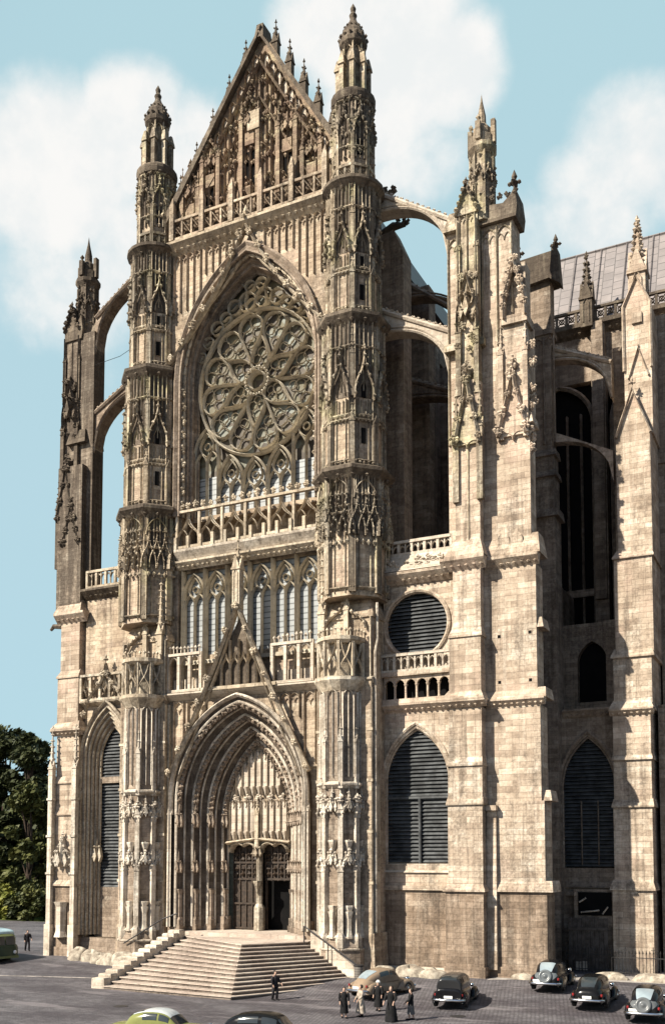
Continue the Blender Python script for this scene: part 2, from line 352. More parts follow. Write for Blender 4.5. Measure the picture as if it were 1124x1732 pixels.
def canopy(mb, x, y, z, w, h, spire=True):                       # projecting niche canopy, hung at z
    for k in (-1, 0, 1):
        c = w*0.33*k; dd = w*(0.5 if k == 0 else 0.3)
        mb.prism([(x+c-w*0.17, z+h*0.3), (x+c, z), (x+c+w*0.17, z+h*0.3)], y-dd, y)
        mb.prism([(x+c-w*0.17, z+h*0.3), (x+c+w*0.17, z+h*0.3), (x+c, z+h*0.75)], y-dd, y)
        mb.blob(x+c, y-dd, z+h*0.78, w*0.12); mb.blob(x+c-w*0.17, y-dd, z+h*0.25, w*0.1)
    if spire: mb.lathe(x, y-w*0.18, [(w*0.2, z+h*0.4), (0.02, z+h*1.6)], 5)
def corbel(mb, x, y, z, w, h):
    mb.lathe(x, y, [(0.02, z-h), (w*0.25, z-h*0.5), (w*0.5, z-0.1*h), (w*0.5, z)], 6)
def balustrade(mb, x0, x1, z0, z1, y, n, style='arch', t=0.22, crest=0.0):
    mb.box(x0, x1, y-t*0.7, y+t*0.7, z1-0.2, z1); mb.box(x0, x1, y-t*0.6, y+t*0.6, z0, z0+0.2)
    p = (x1-x0)/n; b = t*0.45
    for i in range(n+1): mb.box(x0+p*i-b, x0+p*i+b, y-b, y+b, z0, z1)
    H = z1-z0-0.3
    for i in range(n):
        xc = x0+p*(i+0.5)
        if style == 'arch':
            mb.bar(arch(p-2*b, min(p*0.6, H*0.5), xc, z1-0.25-min(p*0.6, H*0.5)), 0.12, t*0.8, y+t*0.4)
        elif style == 'double':
            for q in (-0.25, 0.25): mb.bar(arch(p*0.5, p*0.45, xc+q*p, z1-0.3-p*0.5), 0.09, t*0.7, y+t*0.35)
            mb.box(xc-0.05, xc+0.05, y-0.05, y+0.05, z0, z1)
        elif style == 'flame':
            for q in (-1, 1):
                mb.bar(bez((xc-q*p*0.5, z0+0.2), (xc-q*p*0.5, z0+H*0.7), (xc+q*p*0.05, z0+H*0.35), (xc+q*p*0.05, z1-0.1), 8), 0.08, t*0.8, y+t*0.4)
                mb.bar(arch(p*0.5, H*0.35, xc-q*p*0.25, z0+H*0.22), 0.09, t*0.7, y+t*0.35)
            mb.bar(ogee(p*0.94, H*0.96, xc, z0+0.2), 0.09, t*0.9, y+t*0.45)
        elif style == 'cross':
            mb.bar([(xc-p/2, z0+0.2), (xc+p/2, z1-0.2)], 0.07, t*0.6, y+t*0.35); mb.bar([(xc+p/2, z0+0.2), (xc-p/2, z1-0.2)], 0.07, t*0.6, y+t*0.32)
            mb.bar(circle(xc, (z0+z1)/2, min(p, H)*0.25, 10), 0.09, t*0.7, y+t*0.36, True)
    if crest: cresting(mb, x0, x1, z1, y, n*3, crest)
def panels(mb, x0, x1, z0, z1, y, n, w=0.1, d=0.14):             # blind panelling
    p = (x1-x0)/n
    for i in range(n+1): mb.bar([(x0+p*i, z0), (x0+p*i, z1)], w, d, y)
    for i in range(n):
        xc = x0+p*(i+0.5); h = min(p*0.8, (z1-z0)*0.3)
        mb.bar(arch(p, h, xc, z1-h-0.05, 6), w*0.8, d*0.8, y)
        for q in (-1, 1): mb.bar(arch(p*0.5, h*0.6, xc+q*p*0.25, z1-h-h*0.3, 4), w*0.6, d*0.5, y)
def light2(mb, xc, w, z0, z1, y, d=0.3, bw=0.16, head=None):      # two-light flamboyant window under a pointed head
    head = head or w*0.95; zs = z1-head
    mb.bar([(xc-w/2, z0), (xc-w/2, zs)], bw, d, y); mb.bar([(xc+w/2, z0), (xc+w/2, zs)], bw, d, y)
    mb.bar(arch(w, head, xc, zs), bw, d, y)
    zl = zs-head*0.15; mb.bar([(xc, z0), (xc, zl)], bw*0.7, d*0.8, y)
    for q in (-1, 1):
        mb.bar(arch(w*0.5, w*0.5, xc+q*w*0.25, zl-w*0.28, 7), bw*0.65, d*0.7, y)
        mb.bar(bez((xc, zl+w*0.05), (xc+q*w*0.45, zl+head*0.35), (xc+q*w*0.32, zs+head*0.45), (xc, zs+head*0.85), 8), bw*0.6, d*0.7, y)
    mb.bar(circle(xc, zs+head*0.32, w*0.13, 9), bw*0.45, d*0.5, y, True)
def wall_arch(mb, x0, x1, z0, z1, xc, hw, zsill, zspr, rise, y0, y1):
    A = arch(2*hw, rise, xc, zspr); L = A[:len(A)//2+1]; Rr = A[len(A)//2:]
    zs = max(zsill, z0+1e-4)
    mb.prism([(x0, zs), (xc-hw, zs)] + L + [(xc, z1), (x0, z1)], y0, y1)
    mb.prism([(xc+hw, zs), (x1, zs), (x1, z1), (xc, z1)] + Rr, y0, y1)
    if zsill > z0+0.01: mb.prism([(x0, z0), (x1, z0), (x1, zs), (x0, zs)], y0, y1)
def curve_pts(hw, rise, xc, zspr, zb, y, n=14): 
    A = arch(2*hw, rise, xc, zspr, n)
    return [(xc-hw, y, zb)] + [(x, y, z) for x, z in A] + [(xc+hw, y, zb)]
# ================================================================ the cathedral
CATH = empty('gothic_cathedral', (0, 0, 1.5), label='huge flamboyant gothic cathedral of weathered limestone with rose window, twin turrets and great portal', cat='cathedral')
CATH.location = (0, 0, 0)
def part(mb, name, mat, parent=CATH, smooth=False): return mb.obj(name, M[mat], parent, smooth)
OCT = pi/8
def oct_r(a): return a/cos(OCT)

def face_upper(mb, a, z0, z1, slit=False):
    fw = 2*a*tan(OCT); H = z1-z0; y = -a
    zc = z1-0.36*H
    for i in range(5):
        x = -fw/2+fw*(i+0.5)/5; mb.bar([(x, zc+0.3*(i % 2)), (x, z1-0.1)], 0.1, 0.16, y)
        if i < 4: mb.bar(arch(fw/5, 0.35, x+fw/10, z1-0.6, 3), 0.07, 0.12, y)
    band(mb, -fw/2, fw/2, z1-0.22*H, y, 0.22, 0.2, 0.28)
    gablet(mb, 0, fw*0.86, z1-0.56*H, 0.30*H, y-0.12, 0.26, 0.13, 0.15, 0.8)
    mb.bar([(0, z1-0.5*H), (0, z1-0.3*H)], 0.1, 0.12, y)
    for q in (-0.3, -0.1, 0.1, 0.3): mb.bar([(q*fw, z0+0.34*H), (q*fw, z1-0.56*H)], 0.06, 0.1, y)
    mb.bar(ogee(fw*0.4, 0.14*H, 0, z0+0.47*H), 0.07, 0.14, y)
    for q in (-1, 1):
        mb.bar([(q*fw*0.22, z0+0.3), (q*fw*0.22, z1-0.55*H)], 0.09, 0.1, y)
        mb.bar([(q*fw*0.40, z0), (q*fw*0.40, z1-0.1)], 0.13, 0.2, y)
    band(mb, -fw/2, fw/2, z0+0.30*H, y, 0.24, 0.2, 0.26); band(mb, -fw/2, fw/2, z0+0.33*H, y, 0.3, 0.13, 0.3)
    cresting(mb, -fw/2, fw/2, z0, y-0.14, 5, 0.85); mb.bar([(-fw/2, z0+0.55), (fw/2, z0+0.55)], 0.1, 0.1, y-0.1)
def face_canopied(mb, a, z0, z1):                                # row of hanging canopies above plain niches
    fw = 2*a*tan(OCT); H = z1-z0; y = -a
    for i in range(7): mb.bar([(-fw/2+fw*(i+0.5)/7, z1-0.3*H), (-fw/2+fw*(i+0.5)/7, z1)], 0.07, 0.14, y)
    for i in range(4):
        x = -fw/2+fw*(i+0.5)/4; mb.bar([(x, z1-0.42*H), (x, z1)], 0.12, 0.2, y)
        mb.blob(x, y-0.2, z1-0.2*H, 0.11, 1.6); mb.blob(x, y-0.22, z1-0.3*H, 0.09, 1.3)
    for q in (-1, 0, 1):
        pts = ogee(fw*0.62, 0.30*H, q*fw*0.33, z1-0.54*H); mb.bar(pts, 0.11, 0.32, y)
        crockets(mb, pts, y-0.26, 0.5, 0.09); finial(mb, q*fw*0.33, y-0.2, z1-0.24*H, 0.7)
    mb.bar(arch(fw*0.9, 0.16*H, 0, z1-0.24*H), 0.1, 0.24, y); band(mb, -fw/2, fw/2, z1-0.36*H, y, 0.2, 0.24, 0.24)
    cresting(mb, -fw*0.45, fw*0.45, z1-0.62*H, y-0.2, 4, 0.5)
    for q in (-1, 1):
        mb.bar([(q*fw*0.42, z0), (q*fw*0.42, z1-0.5*H)], 0.18, 0.26, y); mb.bar([(q*fw*0.22, z0), (q*fw*0.22, z1-0.52*H)], 0.08, 0.1, y)
    band(mb, -fw/2, fw/2, z0+0.02*H, y, 0.3, 0.2)
def face_top(mb, a, z0, z1):
    fw = 2*a*tan(OCT); H = z1-z0; y = -a
    balustrade(mb, -fw/2, fw/2, z0+0.1, z0+1.25, y-0.05, 2, 'cross', 0.18)
    gablet(mb, 0, fw*0.9, z0+0.52*H, 0.28*H, y-0.05, 0.22, 0.11, 0.14, 0.6)
    for q in (-1, 0, 1): mb.bar([(q*fw*0.3, z0+0.25*H), (q*fw*0.3, z1)], 0.1, 0.15, y)
    band(mb, -fw/2, fw/2, z0+0.36*H, y, 0.2, 0.16, 0.24); band(mb, -fw/2, fw/2, z1-0.12*H, y, 0.2, 0.16, 0.24)
    for _ in range(10): mb.blob((RND.random()-0.5)*fw, y-0.1, z0+H*(0.25+0.7*RND.random()), 0.12+0.08*RND.random(), 1.5)
def turret(s):
    cx, cy = (8.7 if s > 0 else -9.0), 0.6
    core = MB(); tr = MB()
    st = [(27.6, 36.3, 2.24, 'c'), (36.5, 47.6, 2.02, 'u'), (47.8, 57.8, 1.74, 'u'), (58.0, 64.9, 1.34, 't')]
    for (z0, z1, a, kind) in st:
        core.lathe(cx, cy, [(oct_r(a), z0-0.2), (oct_r(a*0.985), z1+0.2)], 8, OCT)
    t = part(core, 'turret', 'facade')
    for j, (z0, z1, a, kind) in enumerate(st):
        for k in range(8):
            if k == 4: continue
            tr.M = frame(cx, cy, 45*k)
            {'c': face_canopied, 'u': face_upper, 't': face_top}[kind](tr, a, z0, z1)
            tr.M = frame(cx, cy, 45*k+22.5); rc = oct_r(a)
            if kind == 't':
                pinnacle(tr, 0, -rc, 0.26, z0, z0+4.6, z0+5.9, 0, False)
            elif kind == 'c':
                tr.box(-0.16, 0.16, -rc-0.14, -rc+0.2, z0, z1-3.0); canopy(tr, 0, -rc+0.05, z1-3.6, 0.6, 1.3)
            else:
                H = z1-z0
                pinnacle(tr, 0, -rc, 0.34, z0, z0+0.30*H, z0+0.46*H); pinnacle(tr, 0, -rc+0.02, 0.28, z0+0.46*H, z0+0.74*H, z1-0.03*H)
        if kind == 'u':
            for k, zz in ((7, 0.62), (0, 0.2), (1, 0.34)): pass
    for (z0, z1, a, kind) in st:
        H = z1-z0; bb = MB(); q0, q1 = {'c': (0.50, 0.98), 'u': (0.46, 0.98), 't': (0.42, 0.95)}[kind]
        bb.lathe(cx, cy, [(oct_r(a+0.012), z0+q0*H), (oct_r(a*0.99+0.02), z0+q1*H)], 8, OCT); part(bb, 'recess_shade_band', 'lichen_shade', t)  # dark shell paints recess shade behind the pale ribs
    tr.M = None
    part(tr, 'tracery', 'turret', t)
    # slit windows
    for (k, z, a) in ((1, 38.3, 2.06), (1, 51.0, 1.78), (1, 48.9, 1.78), (1, 41.6, 2.06), (1, 54.2, 1.78), (1, 60.0, 1.42)):
        sl = MB(); sl.M = frame(cx, cy, 45*k); sl.box(-0.16, 0.16, -a-0.03, -a+0.2, z, z+1.1); part(sl, 'slit_window', 'dark', t)
    # ring cornices
    for (z, a, b, n) in ((36.35, 2.2, 2.75, 8), (47.65, 2.0, 2.5, 8), (57.8, 1.7, 2.3, 20), (64.8, 1.32, 1.66, 20)):
        c = MB(); ph = OCT if n == 8 else 0; q = oct_r(1) if n == 8 else 1
        c.lathe(cx, cy, [(a*q, z-0.75), ((a+0.25)*q, z-0.45), (b*q, z-0.12), (b*q, z+0.12), (a*q*0.92, z+0.5)], n, ph)
        for i in range(16):
            an = 2*pi*i/16; c.blob(cx+(a+0.22)*q*cos(an), cy+(a+0.22)*q*sin(an), z-0.5, 0.17)
        part(c, 'cornice', 'weather', t)
    # lantern
    L = MB(); z = 64.9
    L.lathe(cx, cy, [(0.78, z), (0.74, z+4.4)], 8, OCT)
    for k in range(8):
        an = pi/4*k+OCT; px, py = cx+1.1*cos(an), cy+1.1*sin(an)
        L.box(px-0.17, px+0.17, py-0.17, py+0.17, z, z+2.6); L.wedge(px-0.26, px+0.26, py-0.26, py+0.26, z+2.4, z+2.75, 0.05, 0.05, 0.05)
        L.wedge(px-0.2, px+0.2, py-0.2, py+0.2, z+2.75, z+3.3, 0.1, 0.1, 0.1)
        L.tube([(px, py, z+2.0), (cx+0.8*cos(an), cy+0.8*sin(an), z+2.5)], 0.12, 4)
        L.M = frame(cx, cy, 45*k); L.bar([(-0.3, z+0.2), (-0.3, z+4.2)], 0.12, 0.16, -0.72); L.bar(arch(0.5, 0.5, 0, z+3.5), 0.08, 0.1, -0.74); L.M = None
    part(L, 'lantern', 'turret', t)
    D = MB(); z = 69.0
    D.lathe(cx, cy, [(0.78, z-0.1), (1.02, z+0.2), (1.06, z+0.5), (0.95, z+0.75), (0.88, z+1.2), (0.6, z+1.75), (0.32, z+2.2), (0.22, z+2.5), (0.3, z+2.75), (0.16, z+3.0), (0.22, z+3.3), (0.0, z+3.75)], 12)
    for i in range(14):
        an = 2*pi*i/14; D.blob(cx+1.02*cos(an), cy+1.02*sin(an), z+0.75, 0.16, 1.5); D.blob(cx+0.7*cos(an), cy+0.7*sin(an), z+1.6, 0.1, 1.3)
    part(D, 'lantern_dome', 'weather', t)
    # square tower under the octagon
    T = MB(); x0, x1 = (6.55, 10.7) if s > 0 else (-10.7, -6.55)
    T.box(x0, x1, -0.9, 2.6, 1.2, 21.6); T.box(x0+0.05, x1-0.05, -0.62, 2.6, 21.6, 26.0)
    T.wedge(x0-0.08, x1+0.08, -0.75, 2.6, 26.0, 26.25, 0.0, 0.0); T.wedge(x0-0.08, x1+0.08, -0.75, 2.6, 26.25, 27.9, 0.75, 0.85)
    T.wedge(x0-0.25, x1+0.25, -0.95, 2.6, 1.2, 4.2, 0.12, 0.12)
    tw = part(T, 'stair_tower', 'facade')
    e = MB()
    for q in (x0+0.12, x1-0.12):
        e.box(q-0.16, q+0.16, -0.86, -0.6, 4.2, 21.0); 
        for z in (7.5, 11, 14.5, 18): e.box(q-0.22, q+0.22, -0.93, -0.58, z, z+0.2)
        e.tube([(q, -0.78, 21), (q, -0.75, 26.0)], 0.08, 5)
    band(e, x0-0.1, x1+0.1, 21.3, -0.68, 0.5, 0.35)
    e.box(x1-0.02, x1+0.2, -0.5, 0.1, 4.2, 21.0)
    gx = x0+0.35 if s > 0 else x1-0.5
    pinnacle(e, gx, -0.8, 0.5, 21.8, 26.5, 31.0); gablet(e, (x0+x1)/2, 3.2, 25.2, 2.0, -0.75, 0.25, 0.14, 0.14, 0.6)
    pinnacle(e, (x0+x1)/2+0.2, -0.85, 0.36, 23.6, 26.6, 28.4)
    part(e, 'tower_trim', 'carved', tw)
    if s > 0: e = MB(); e.tube([(10.9, -0.3, 27.0), (10.9, -0.3, 24.5), (10.85, -0.55, 23.5), (10.85, -0.55, 4.3)], 0.1, 6); part(e, 'drainpipe', 'shaft', tw)
    # engaged half-round stair drum with niches
    dx, dy = 8.45*s, -0.9; d = MB(); rad = 1.45
    d.lathe(dx, dy, [(rad*1.28, 1.2), (rad*1.28, 3.2), (rad*1.12, 3.9), (rad, 4.4), (rad, 21.2)], 8, OCT)
    dr = part(d, 'stair_drum', 'old')
    o = MB()
    for k in (-2, -1, 0, 1, 2):
        o.M = frame(dx, dy, 45*k); a = rad*cos(OCT); fw = 2*a*tan(OCT)
        for (zb, zt) in ((5.6, 9.6), (10.0, 13.2)):
            corbel(o, 0, -a-0.05, zb+0.5, 0.7, 1.1)
            if zb < 6: o.lathe(0, -a-0.1, [(0.3, 3.9), (0.22, 4.4), (0.22, 5.2), (0.34, 5.7)], 6)
            gablet(o, 0, fw*0.9, zt-1.2, 1.5, -a, 0.3, 0.12, 0.13, 0.5); canopy(o, 0, -a, zt-0.8, 0.8, 1.1)
            for q in (-1, 1): o.bar([(q*fw*0.4, zb), (q*fw*0.4, zt-1.0)], 0.1, 0.14, -a)
        for q in (-1, 0, 1): o.bar([(q*fw*0.36, 14.8), (q*fw*0.36, 20.6)], 0.1, 0.14, -a)
        o.bar(arch(fw*0.7, 0.6, 0, 20.2), 0.09, 0.14, -a); band(o, -fw/2, fw/2, 14.0, -a, 0.5, 0.3, 0.0)
        o.bar([(-fw/2, 3.95), (fw/2, 3.95)], 0.3, 0.3, -a); band(o, -fw*0.6, fw*0.6, 3.0, -a-0.3, 0.3, 0.14); 
    for k in range(-2, 4):
        o.M = frame(dx, dy, 45*k-22.5); rc = rad+0.02
        pinnacle(o, 0, -rc-0.05, 0.36, 4.0, 8.4, 10.0); pinnacle(o, 0, -rc, 0.32, 9.2, 12.6, 14.2); pinnacle(o, 0, -rc, 0.30, 14.0, 17.2, 18.8)
        o.lathe(0, -rc-0.08, [(0.34, 3.3), (0.34, 3.9), (0.2, 4.3)], 6)
        o.blob(0, -rc-0.1, 13.3, 0.34, 1.1)
    o.M = None
    part(o, 'niche_tracery', 'shaft', dr)
    c = MB(); q = 1
    c.lathe(dx, dy, [(rad, 20.7), (rad+0.25, 21.1), (rad+0.45, 21.4), (rad+0.45, 21.65), (rad-0.1, 21.75)], 16)
    c.lathe(dx, dy, [(rad+0.05, 24.0), (rad+0.3, 24.2), (rad+0.3, 24.45), (rad, 24.55)], 16)
    part(c, 'cornice', 'carved', dr)
    bl = MB()
    bl.lathe(dx, dy, [(rad-0.25, 21.7), (rad-0.25, 24.1)], 8, OCT)
    for k in range(-3, 4):
        bl.M = frame(dx, dy, 36*k); w = 2*rad*tan(pi/10)
        for sg in (-1, 1):
            bl.bar(bez((sg*w/2, 21.8), (sg*w*0.5, 22.8), (-sg*w*0.1, 22.6), (-sg*w*0.35, 24.0)), 0.12, 0.2, -rad)
            bl.bar([(sg*w/2, 21.7), (sg*w/2, 24.1)], 0.16, 0.22, -rad)
        cresting(bl, -w/2, w/2, 24.5, -rad-0.15, 3, 0.75)
    bl.M = None
    part(bl, 'balustrade', 'carved', dr)
for s in (1, -1): turret(s)

# ---------------------------------------------------------------- central bay wall
w = MB()
FY0, FY1 = 0.3, 2.2
wall_arch(w, -7.2, 7.2, 33.2, 58.0, 0, 6.0, 33.2, 46.6, 9.2, FY0, FY1)
for sg in (-1, 1): w.box(sg*6.9-0.65, sg*6.9+0.65, FY0, FY1, 21.8, 33.2)
w.box(-6.3, 6.3, 0.9, 2.9, 31.5, 33.2); w.box(-6.3, 6.3, 2.6, 2.9, 33.2, 36); w.box(-6.3, 6.3, 1.1, 2.8, 35.55, 35.9)
wall_arch(w, -7.2, 7.2, 1.2, 21.8, 0, 5.3, 1.2, 13.7, 7.2, -0.2, 1.2)
w.box(-6.3, 6.3, 0.9, 2.2, 21.6, 24.9)
CW = part(w, 'facade_wall', 'facade')
for (xa, xb, za, zb, n) in ((-6.9, -4.4, 52.5, 57.2, 4), (4.4, 6.9, 52.5, 57.2, 4), (-3.9, -1.4, 55.0, 57.2, 4), (1.4, 3.9, 55.0, 57.2, 4), (-7.0, -5.2, 16.0, 21.2, 2), (5.2, 7.0, 16.0, 21.2, 2), (-4.8, -3.2, 19.4, 21.2, 2), (3.2, 4.8, 19.4, 21.2, 2)):
    pn = MB(); panels(pn, xa, xb, za, zb, FY0 if za > 40 else -0.2, n, 0.12, 0.2)
    if za == 16.0: band(pn, xa, xb, 15.6, -0.2, 0.35, 0.25)
    part(pn, 'blind_panelling', 'facade', CW)

# rose window ----------------------------------------------------
RX, RZ, RR, RY = 0.25, 45.9, 5.3, 1.55
RS = 1.08
rcirc = lambda n, a0=0.0, a1=2*pi: [(x, RZ+(z-RZ)*RS) for x, z in circle(RX, RZ, RR, n, a0, a1)]
gl = MB(); gl.prism(rcirc(40), RY+0.1, RY+0.25)
rose = MB()
rose.bar(rcirc(64), 0.2, 0.5, RY, True); rose.bar(circle(RX, RZ, 0.72, 24), 0.18, 0.6, RY, True)
def pol(r, a): return (RX+r*RR*sin(a), RZ+r*RR*RS*cos(a))
TW = 0.10
for k in range(6):
    a0 = k*pi/3+TW
    P = lambda r, a: pol(r, a0+a)
    for sg in (-1, 1):                                           # inner leaf
        rose.bar(bez(P(0.16, sg*0.20), P(0.30, sg*0.85), P(0.42, sg*0.36), P(0.62, 0.0), 10), 0.15, 0.40, RY)
    for q, (aa, rr) in enumerate(((0.0, 0.24), (-0.22, 0.33), (0.22, 0.33), (0.0, 0.42))):
        x, z = P(rr, aa); rose.bar(circle(x, z, 0.38 if q else 0.3, 9), 0.045, 0.12, RY, True)
    for sg in (-1, 1):                                           # the pair of outer lobes
        c = 0.262*sg
        outer = [P(0.985*0.78+0.205*cos(t), c) for t in ()] 
        lobe = bez(P(0.30, sg*0.46), P(0.50, sg*0.40), P(0.60, c-sg*0.32), P(0.80, c-sg*0.245), 8)
        lobe += bez(P(0.80, c-sg*0.245), P(1.03, c-sg*0.20), P(1.03, c+sg*0.20), P(0.80, c+sg*0.245), 8)[1:]
        lobe += bez(P(0.80, c+sg*0.245), P(0.62, c+sg*0.29), P(0.46, sg*0.52), P(0.17, sg*0.52), 9)[1:]
        rose.bar(lobe, 0.15, 0.42, RY)
        for (rr, aa, cr) in ((0.86, -0.09, 0.5), (0.86, 0.11, 0.5), (0.70, 0.11, 0.48), (0.72, -0.10, 0.42), (0.58, 0.1, 0.34)):
            x, z = P(rr, c+sg*aa); rose.bar(circle(x, z, cr*1.05, 10), 0.045, 0.12, RY, True)
for k in range(24): 
    x, z = pol(0.19, k*pi/12); rose.blob(x, RY-0.45, z, 0.13)
RW = part(rose, 'rose_window', 'tracery')
part(gl, 'glass', 'glass', RW)
# field of small loops between rose and arch head, and the row of lights under the rose
sp = MB()
for sg in (-1, 1):
    for (x, z, r) in ((0.75, 52.5, 0.75), (1.9, 52.3, 0.6), (2.7, 51.6, 0.5), (0.5, 53.7, 0.45), (3.5, 51.0, 0.55), (4.3, 50.0, 0.45), (4.9, 48.9, 0.4)):
        sp.bar(circle(sg*x, z, r, 12), 0.13, 0.4, RY, True)
        sp.bar(bez((sg*(x-r), z), (sg*x, z+r*0.9), (sg*x, z-r*0.9), (sg*(x+r), z)), 0.09, 0.3, RY)
    sp.bar(bez((0.05*sg, 51.3), (1.9*sg, 52.2), (0.1*sg, 53.0), (1.2*sg, 54.0)), 0.14, 0.4, RY)
part(sp, 'spandrel_tracery', 'tracery', RW); sp = MB()
ws = 11.0/5
for i in range(-2, 3):
    ztop = {0: 40.0, 1: 40.5, 2: 43.0}[abs(i)]
    light2(sp, i*ws, ws*0.98, 36.0, ztop, RY, 0.45, 0.2)
SPD = part(sp, 'light_row', 'tracery', RW)
lg = MB(); lg.box(-6.0, 6.0, RY+0.12, RY+0.2, 35.9, 39.2)
part(lg, 'lower_light_boards', 'louvre', RW)
g2 = MB(); g2.prism([(-6, 39.2), (6, 39.2), (6, 45.9), (5.4, 50), (3.3, 53.4), (0, 56), (-3.3, 53.4), (-5.4, 50), (-6, 45.9)], RY+0.27, RY+0.33)
part(g2, 'spandrel_glass', 'glass', RW)
# moulded orders of the arch round the rose
ao = MB()
sets = [(6.35, 9.75, FY0-0.55), (6.0, 9.2, FY0-0.35), (5.75, 8.85, FY0+0.35), (5.5, 8.5, 0.95), (5.32, 8.2, RY)]
cv = [curve_pts(h, r, 0, 46.5, 35.8, y) for h, r, y in sets]
for A, B in zip(cv[1:-1], cv[2:]): ao.loft(A, B)
ao.loft(cv[0], cv[1]); ao.loft(curve_pts(6.36, 9.76, 0, 46.5, 35.8, FY0+0.02), cv[0])
for h, r, y in sets[1:]: ao.tube(curve_pts(h, r, 0, 46.5, 35.8, y-0.05, 20), 0.13, 5)
ao.bar([(x, z) for x, y, z in cv[0]], 0.4, 0.35, FY0-0.3)
AO = part(ao, 'rose_arch', 'old')
nc = MB()
mid = curve_pts(5.85, 9.0, 0, 46.5, 35.8, 0.4, 16)
for (x, y, z), (x2, y2, z2) in zip(mid[:-1], mid[1:]):
    L = sqrt((x2-x)**2+(z2-z)**2); n = max(1, int(L/0.55))
    for i in range(n):
        t = (i+0.5)/n; px, pz = x+(x2-x)*t, z+(z2-z)*t
        an = math.degrees(atan2(z2-z, x2-x))
        nc.M = Matrix.Translation((px, 0.25, pz)) @ Matrix.Rotation(-radians(an-90 if px < 0 else an+90), 4, 'Y')
        if i % 2 == 0: nc.lathe(0, 0, [(0.1, -0.3), (0.16, -0.1), (0.12, 0.2), (0.05, 0.4)], 5)
        else: nc.blob(0, -0.1, 0, 0.3, 0.8); nc.blob(0, -0.2, 0.3, 0.17, 1.2)
nc.M = None
part(nc, 'arch_statues', 'carved', AO)
# ogee gablet over the rose arch
og = MB()
for sg in (-1, 1):
    pts = bez((sg*6.9, 48.2), (sg*4.6, 50.6), (sg*2.6, 52.6), (0, 57.6), 10)
    og.bar(pts, 0.24, 0.45, FY0-0.3); crockets(og, pts, FY0-0.6, 1.5, 0.36)
    og.bar(bez((sg*5.8, 50.6), (sg*4, 52), (sg*1.2, 54), (sg*0.3, 56)), 0.14, 0.2, FY0)
finial(og, 0, FY0-0.5, 57.4, 1.9)
part(og, 'rose_gablet', 'carved', AO)

# galleries and cornices -----------------------------------------
def cornice(x0, x1, z, y, h, d, mat='carved', leaf=0.5, name='cornice', parent=CW):
    c = MB(); c.add([(x0,y,z),(x1,y,z),(x1,y-d*0.5,z+h*0.35),(x0,y-d*0.5,z+h*0.35),(x1,y-d,z+h*0.7),(x0,y-d,z+h*0.7),(x1,y-d,z+h*0.9),(x0,y-d,z+h*0.9),(x1,y+0.3,z+h),(x0,y+0.3,z+h)],
          [(0,1,2,3),(3,2,4,5),(5,4,6,7),(7,6,8,9),(0,3,5,7,9),(1,8,6,4,2)])
    if leaf:
        n = int((x1-x0)/leaf)
        for i in range(n): c.blob(x0+(x1-x0)*(i+0.5)/n, y-d*0.45, z+h*0.3, leaf*0.34, 0.8, None)
    return part(c, name, mat, parent)
cornice(-7.4, 7.4, 57.2, FY0, 1.0, 0.75, 'carved', 0.55)
cornice(-6.3, 6.3, 31.6, 0.3, 0.7, 0.5, 'carved', 0.45); cornice(-6.3, 6.3, 32.3, 0.15, 0.9, 0.45, 'white', 0)
cornice(-7.2, 7.2, 21.3, -0.25, 0.55, 0.6, 'white', 0)
b = MB(); b.M = frame(0, 0.1, 0); balustrade(b, -6.2, 6.2, 33.2, 36.2, -0.1, 6, 'flame', 0.22, 0.7)
for i in range(12): b.box(-6.2+12.4*i/11-0.12, -6.2+12.4*i/11+0.12, -0.35, -0.05, 33.0, 34.1)
b.M = None
part(b, 'balustrade', 'carved', CW)
b = MB(); balustrade(b, -6.8, 6.8, 58.2, 59.9, -0.2, 15, 'cross', 0.16)
for x in (-6.8, -4.0, -1.3, 1.3, 4.0, 6.8): b.box(x-0.2, x+0.2, -0.42, 0.0, 58.2, 61.0); b.wedge(x-0.2, x+0.2, -0.42, 0.0, 61.0, 61.8, 0.17, 0.17, 0.17)
part(b, 'balustrade', 'facade', CW)
for (xa, xb, n) in ((-6.6, -3.6, 3), (2.6, 5.9, 3)):
    b = MB(); balustrade(b, xa, xb, 21.9, 24.9, -0.4, n, 'arch', 0.26, 0.9)
    for i in range(n): b.box(xa+(xb-xa)*i/n+0.1, xa+(xb-xa)*(i+1)/n-0.1, 0.2, 0.3, 21.9, 23.0)
    part(b, 'balustrade', 'white', CW)

# the long row of tall lights between the galleries --------------
cl = MB(); CY = 0.95
for i in range(6):
    x = -5.0+2.0*i; light2(cl, x, 1.85, 24.3, 31.3, CY, 0.45, 0.17)
    cl.bar([(x-1.0, 22.0), (x-1.0, 31.6)], 0.22, 0.6, CY)
cl.bar([(6.0, 22.0), (6.0, 31.6)], 0.22, 0.6, CY); cl.box(-6.2, 6.2, CY-0.35, CY, 24.2, 24.5)
CLW = part(cl, 'gallery_window', 'tracery')
cb = MB(); cb.box(-6.2, 6.2, CY+0.05, CY+0.15, 22.0, 31.6); part(cb, 'window_boards', 'louvre', CLW)

